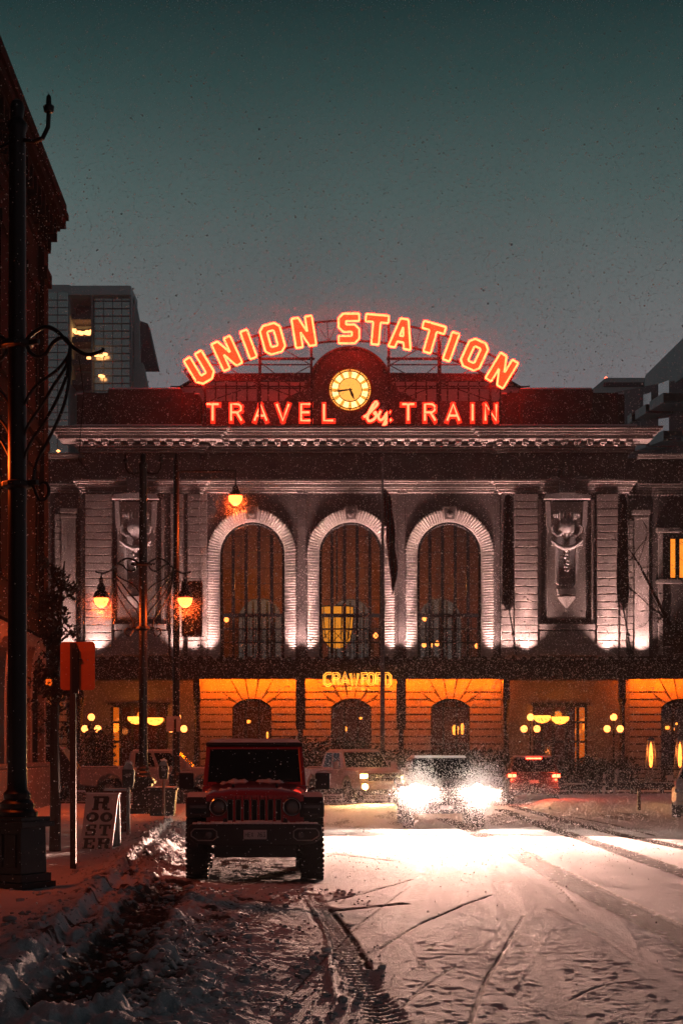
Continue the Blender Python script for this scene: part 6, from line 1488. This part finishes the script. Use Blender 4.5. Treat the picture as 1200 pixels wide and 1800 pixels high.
# ================================================================== TREES
def limb(mb, p, d, L_, r_, depth, ends, spread=.5, up=.1, nseg=4):
    pts = [Vector(p)]; rs = [r_]; dd = Vector(d).normalized()
    for i in range(nseg):
        dd = (dd + Vector((random.gauss(0,.10), random.gauss(0,.10), random.gauss(0,.08)+up*.15))).normalized(); pts.append(pts[-1] + dd*L_/nseg); rs.append(r_*(1-.45*(i+1)/nseg))
    mb.tube(pts, rs, 6 if depth > 1 else 4)
    ends.append(pts[-1])
    if depth <= 0: return
    for k in range(random.choice((2, 3, 3)) ):
        i = random.randint(1, nseg); q = pts[i]; a = Vector((random.gauss(0,1), random.gauss(0,1), random.gauss(.2,.6))).normalized()
        limb(mb, q, (dd*(1-spread) + a*spread), L_*random.uniform(.55,.78), rs[i]*.62, depth-1, ends, spread, up, nseg)
tr1 = empty('young_tree', (PX(97, 30), 30, .1), 0, 'slim young street tree holding clumps of dry brown leaves', 'tree')
random.seed(21)
b = MB(); tp = [(0,0,-.1), (.01,0,1), (-.01,0,2), (.02,0,2.8), (.05,.02,3.6), (.10,0,4.3), (.16,0,4.85)]; b.tube(tp, [.10,.085,.075,.065,.05,.03,.01], 8); b.build('trunk', M['bark'], tr1, smooth=True)
b = MB(); en = []
for k in range(26):
    t = random.uniform(0, 1); zz_ = 1.95 + t*2.8; a = random.uniform(0, 6.28); sp_ = .42*(1-t*.55); limb(b, (.02+.05*t, 0, zz_), (math.cos(a), math.sin(a), .75), sp_*random.uniform(.7,1.2), .018, 1, en, .5, .3, 3)
b.build('branches', M['bark'], tr1)
b = MB()
for e in en:
    if random.random() < .85: leaf_cloud(b, e, (.12,.12,.11), random.randint(14, 32), .042)
for k in range(28):
    t = random.random(); leaf_cloud(b, (.05+random.gauss(0,.17*(1-t*.4)), random.gauss(0,.15), 2.0+t*2.75), (.10,.10,.12), 26, .042)
b.build('crown', M['leaf'], tr1)
tr2 = empty('bare_tree', (PX(1262, 80), 80, 0), 0, 'bare winter tree with fine dark twigs reaching in from the right edge', 'tree')
random.seed(5); b = MB(); en = []
zt = lambda py: 1.8 + (1322-py)/40.0
xr = lambda px: (px-1262)/40.0
b.tube([(0,0,0), (-.05,0,2), (0,0,3.8)], [.22,.19,.17], 8)
for pts, r0 in (([(1262,1170),(1210,1130),(1180,1098),(1150,1040),(1120,985),(1098,955)], .13), ([(1262,1170),(1215,1140),(1190,1112),(1165,1085),(1140,1062),(1100,1027)], .09), ([(1262,1160),(1230,1080),(1215,1000),(1205,930)], .12), ([(1262,1160),(1262,1060),(1275,960),(1270,880)], .12), ([(1262,1170),(1200,1140),(1178,1128)], .10), ([(1262,1160),(1300,1080),(1330,1000)], .1)):
    P_ = catmull([Vector((xr(x_), random.uniform(-.4,.4), zt(y_))) for x_, y_ in pts], 4); n_ = len(P_); b.tube(P_, [max(.012, r0*(1-.88*i/(n_-1))) for i in range(n_)], 6)
    for k in range(26):
        i = random.randint(3, n_-1); limb(b, P_[i], (random.gauss(-.3,1), random.gauss(0,.8), random.gauss(.5,.7)), random.uniform(.5,1.5)*(1-.4*i/n_), .020, 2, en, .5, .1, 3)
    if pts[0] == (1262,1160) and len(pts) == 4: pass
b.tube(catmull([Vector((xr(x_), -.1, zt(y_))) for x_, y_ in ((1121,988),(1130,960),(1136,935),(1128,915))], 4), .02, 4)
b.build('trunk', M['bark'], tr2)

# ================================================================== FALLING SNOW
def flakes(P_, size, name):
    n = len(P_); base = np.array([(1,0,-.5),(-.5,.87,-.5),(-.5,-.87,-.5),(0,0,1)], float)
    q = np.random.normal(size=(n,4)); q /= np.linalg.norm(q, axis=1)[:,None]; w_,x_,y_,z_ = q.T
    Rm = np.stack([1-2*(y_*y_+z_*z_), 2*(x_*y_-z_*w_), 2*(x_*z_+y_*w_), 2*(x_*y_+z_*w_), 1-2*(x_*x_+z_*z_), 2*(y_*z_-x_*w_), 2*(x_*z_-y_*w_), 2*(y_*z_+x_*w_), 1-2*(x_*x_+y_*y_)], -1).reshape(n,3,3)
    V = np.einsum('nij,kj->nki', Rm, base)*size[:,None,None] + P_[:,None,:]
    F_ = (np.arange(n)*4)[:,None,None] + np.array([(0,2,1),(0,1,3),(1,2,3),(2,0,3)])[None]
    me = bpy.data.meshes.new(name); me.vertices.add(n*4); me.vertices.foreach_set('co', V.astype(np.float32).ravel())
    me.loops.add(n*12); me.loops.foreach_set('vertex_index', F_.astype(np.int32).ravel()); me.polygons.add(n*4)
    me.polygons.foreach_set('loop_start', (np.arange(n*4)*3).astype(np.int32)); me.polygons.foreach_set('loop_total', np.full(n*4, 3, np.int32)); me.update()
    return me
fl_m = bpy.data.materials.new('snowflake'); fl_m.use_nodes = True; t_ = fl_m.node_tree; t_.nodes.clear()
o_ = t_.nodes.new('ShaderNodeOutputMaterial'); df = t_.nodes.new('ShaderNodeBsdfDiffuse'); tl = t_.nodes.new('ShaderNodeBsdfTranslucent'); mx = t_.nodes.new('ShaderNodeMixShader')
df.inputs[0].default_value = (.8,.8,.82,1); tl.inputs[0].default_value = (.9,.9,.92,1); mx.inputs[0].default_value = .6
t_.links.new(df.outputs[0], mx.inputs[1]); t_.links.new(tl.outputs[0], mx.inputs[2]); t_.links.new(mx.outputs[0], o_.inputs[0])
def cone_pts(n, y0, y1, power=3.0):
    u = np.random.rand(n); Y = (y0**power + u*(y1**power - y0**power))**(1/power)
    x_ = np.random.uniform(-1, 1, n)*(.1875*Y*1.12 + .8); zz_ = np.random.uniform(0.02, 1, n)*(1.8 + .413*Y*1.02)
    return np.stack([x_, Y, zz_], -1)
A_ = cone_pts(16000, 6, 30, 2.6); sA = np.random.uniform(.0028, .0058, len(A_))
B_ = cone_pts(42000, 25, 75, 2.2); sB = np.random.uniform(.008, .017, len(B_))
B2 = cone_pts(22000, 70, 108, 2.2); sB2 = np.random.uniform(.016, .028, len(B2)); B2[:,2] = np.random.uniform(0, 32, len(B2))
# snow low over the carriageway, stirred up around the moving cars
n_ = 27000; Cc = np.stack([np.random.normal(2.6, 3.0, n_), 42 - np.abs(np.random.normal(0, 7.5, n_)), np.random.exponential(1.35, n_) + .05], -1); sC = np.random.uniform(.005, .013, n_)
n_ = 9000; Dd = []  # extra flakes packed at the headlights to stand for their glare
for s_ in (-.72, .72):
    Dd.append(np.stack([PX(784, 42) + s_ + np.random.normal(0, .25, n_), 41.75 - np.abs(np.random.normal(0, .45, n_)) - .1, .94 + np.random.normal(0, .26, n_)], -1))
Dd.append(np.stack([PX(640, 62.5) + np.random.normal(0, .45, 1600), 62.0 - np.abs(np.random.normal(0, .7, 1600)), .82 + np.random.normal(0, .42, 1600)], -1))
Dd = np.concatenate(Dd); Dd = Dd[Dd[:,2] > .1]; sD = np.random.uniform(.005, .012, len(Dd))
n_ = 46000; Ee = np.stack([np.random.uniform(-14, 17, n_), np.random.uniform(44, 104, n_), np.random.exponential(4.5, n_)+.1], -1); sE = np.random.uniform(.010, .024, n_)
Ll = []  # flakes added round street lamps and neon to stand for their halos
for (lx, ly, lz_) in ((PX(252,48.5)-1.117, 48.5, 5.75), (PX(252,48.5)+1.117, 48.4, 5.75), (PX(414,64), 63.9, 10.55)):
    n2_ = 1800; d_3 = np.random.normal(size=(n2_,3)); d_3 /= np.linalg.norm(d_3, axis=1)[:,None]; Ll.append(np.array([lx, ly, lz_]) + d_3*(np.random.exponential(.42, n2_)+.22)[:,None])
n2_ = 42000; a_s = np.random.uniform(-.60, .60, n2_); Rr_ = (514 + np.random.uniform(-26, 26, n2_) + np.random.choice((-1, 1), n2_)*np.random.exponential(32, n2_))*113/F
Ll.append(np.stack([(616-600)/F*113 + Rr_*np.sin(a_s), 112.2 - np.random.exponential(.7, n2_), PZ(1092, 113) + Rr_*np.cos(a_s)], -1))
n2_ = 5000; Ll.append(np.stack([PX(np.random.uniform(350, 885, n2_), 112.5), 112.4 - np.random.exponential(.7, n2_), PZ(725 + np.random.normal(0, 24, n2_), 112.5)], -1))
Ll = np.concatenate(Ll); sL = np.random.uniform(.006, .013, len(Ll)); sL[5400:] = np.random.uniform(.008, .017, len(Ll)-5400)
P_ = np.concatenate([A_, B_, B2, Cc, Dd, Ee, Ll]); S_ = np.concatenate([sA, sB, sB2, sC, sD, sE, sL])
me = flakes(P_, S_, 'falling_snow'); me.materials.append(fl_m); o = bpy.data.objects.new('falling_snow', me); C.objects.link(o); tag(o, 'white snowflakes falling all through the street, with added clusters for halos round lamps and neon', 'snow', None, 'stuff')

# ================================================================== CLODS of ploughed snow
random.seed(11); np.random.seed(11)
ico = []
ph = (1+5**.5)/2
for a in (-1,1):
    for c in (-ph,ph): ico += [(0,a,c),(a,c,0),(c,0,a)]
ico = np.array(ico)/np.linalg.norm(ico[0]); import itertools
D2 = np.linalg.norm(ico[:,None]-ico[None], axis=2); el_ = sorted(set(np.round(D2.ravel(), 3)))[1]
tri = []
for i, j, k in itertools.combinations(range(12), 3):
    if abs(D2[i,j]-el_) < .01 and abs(D2[j,k]-el_) < .01 and abs(D2[i,k]-el_) < .01:
        n_v = np.cross(ico[j]-ico[i], ico[k]-ico[i]); tri.append((i,j,k) if n_v @ ico[i] > 0 else (i,k,j))
tri = np.array(tri)
cl_xy = []
while len(cl_xy) < 11000:
    y_ = random.uniform(11.5, 42)**1.0; t_y = KERB(y_)
    r_ = random.random()
    if r_ < .62: x_ = t_y + random.gauss(.25 + .3*ss(28, 14, np.array(y_)).item(), .38 + .35*ss(26, 14, np.array(y_)).item())
    elif r_ < .9 and y_ < 25: x_ = random.uniform(t_y+.5, .35)
    else: x_ = t_y + random.gauss(1.0, .25) if y_ < 23 else t_y + random.gauss(.3, .3)
    if y_ > 23.8 and y_ < 29 and x_ > -2.2 - .05*(y_-24): continue
    cl_xy.append((x_, y_))
cl_xy = np.array(cl_xy); cz_ = heights(cl_xy[:,0], cl_xy[:,1])[0]; n_ = len(cl_xy)
sz_ = np.random.lognormal(math.log(.013), .55, n_).clip(.006, .06)
keep = np.random.rand(n_) < ss(.38, .6, fbm(cl_xy[:,0]*1.3, cl_xy[:,1]*.8, 3, 77)) + .15; cl_xy, cz_, sz_ = cl_xy[keep], cz_[keep], sz_[keep]; n_ = len(sz_)
V = ico[None]*(1 + np.random.uniform(-.32, .32, (n_,12,1)))*sz_[:,None,None]*np.stack([np.random.uniform(.8,1.4,n_), np.random.uniform(.8,1.3,n_), np.random.uniform(.55,.9,n_)], -1)[:,None]
V = V + np.stack([cl_xy[:,0], cl_xy[:,1], cz_ + sz_*.25], -1)[:,None]
me = bpy.data.meshes.new('snow_clods'); me.vertices.add(n_*12); me.vertices.foreach_set('co', V.astype(np.float32).ravel()); F_ = (np.arange(n_)*12)[:,None,None] + tri[None]; nf = F_.shape[0]*F_.shape[1]
me.loops.add(nf*3); me.loops.foreach_set('vertex_index', F_.astype(np.int32).ravel()); me.polygons.add(nf); me.polygons.foreach_set('loop_start', (np.arange(nf)*3).astype(np.int32)); me.polygons.foreach_set('loop_total', np.full(nf,3,np.int32)); me.update()
me.materials.append(mat('clod_snow', (.72,.72,.74), .9, spec=.06, col2=(.22,.2,.2), nscale=2.2, bump=.01, bscale=40)); o = bpy.data.objects.new('snow_clods', me); C.objects.link(o); tag(o, 'broken clods of snow strewn over the kerbside bank', 'snow', None, 'stuff')

# ================================================================== AIR
hz = MB(); hz.box(-420, 420, -40, 640, -1.1, 62); h_ = hz.build('haze', None); tag(h_, 'snowy evening haze filling the street', 'haze', None, 'stuff')
hm = bpy.data.materials.new('haze'); hm.use_nodes = True; t_ = hm.node_tree; t_.nodes.clear(); o_ = t_.nodes.new('ShaderNodeOutputMaterial'); pv = t_.nodes.new('ShaderNodeVolumePrincipled')
pv.inputs['Color'].default_value = (.96,.97,1,1); pv.inputs['Density'].default_value = .0005; pv.inputs['Anisotropy'].default_value = .1
t_.links.new(pv.outputs[0], o_.inputs['Volume']); h_.data.materials.append(hm)
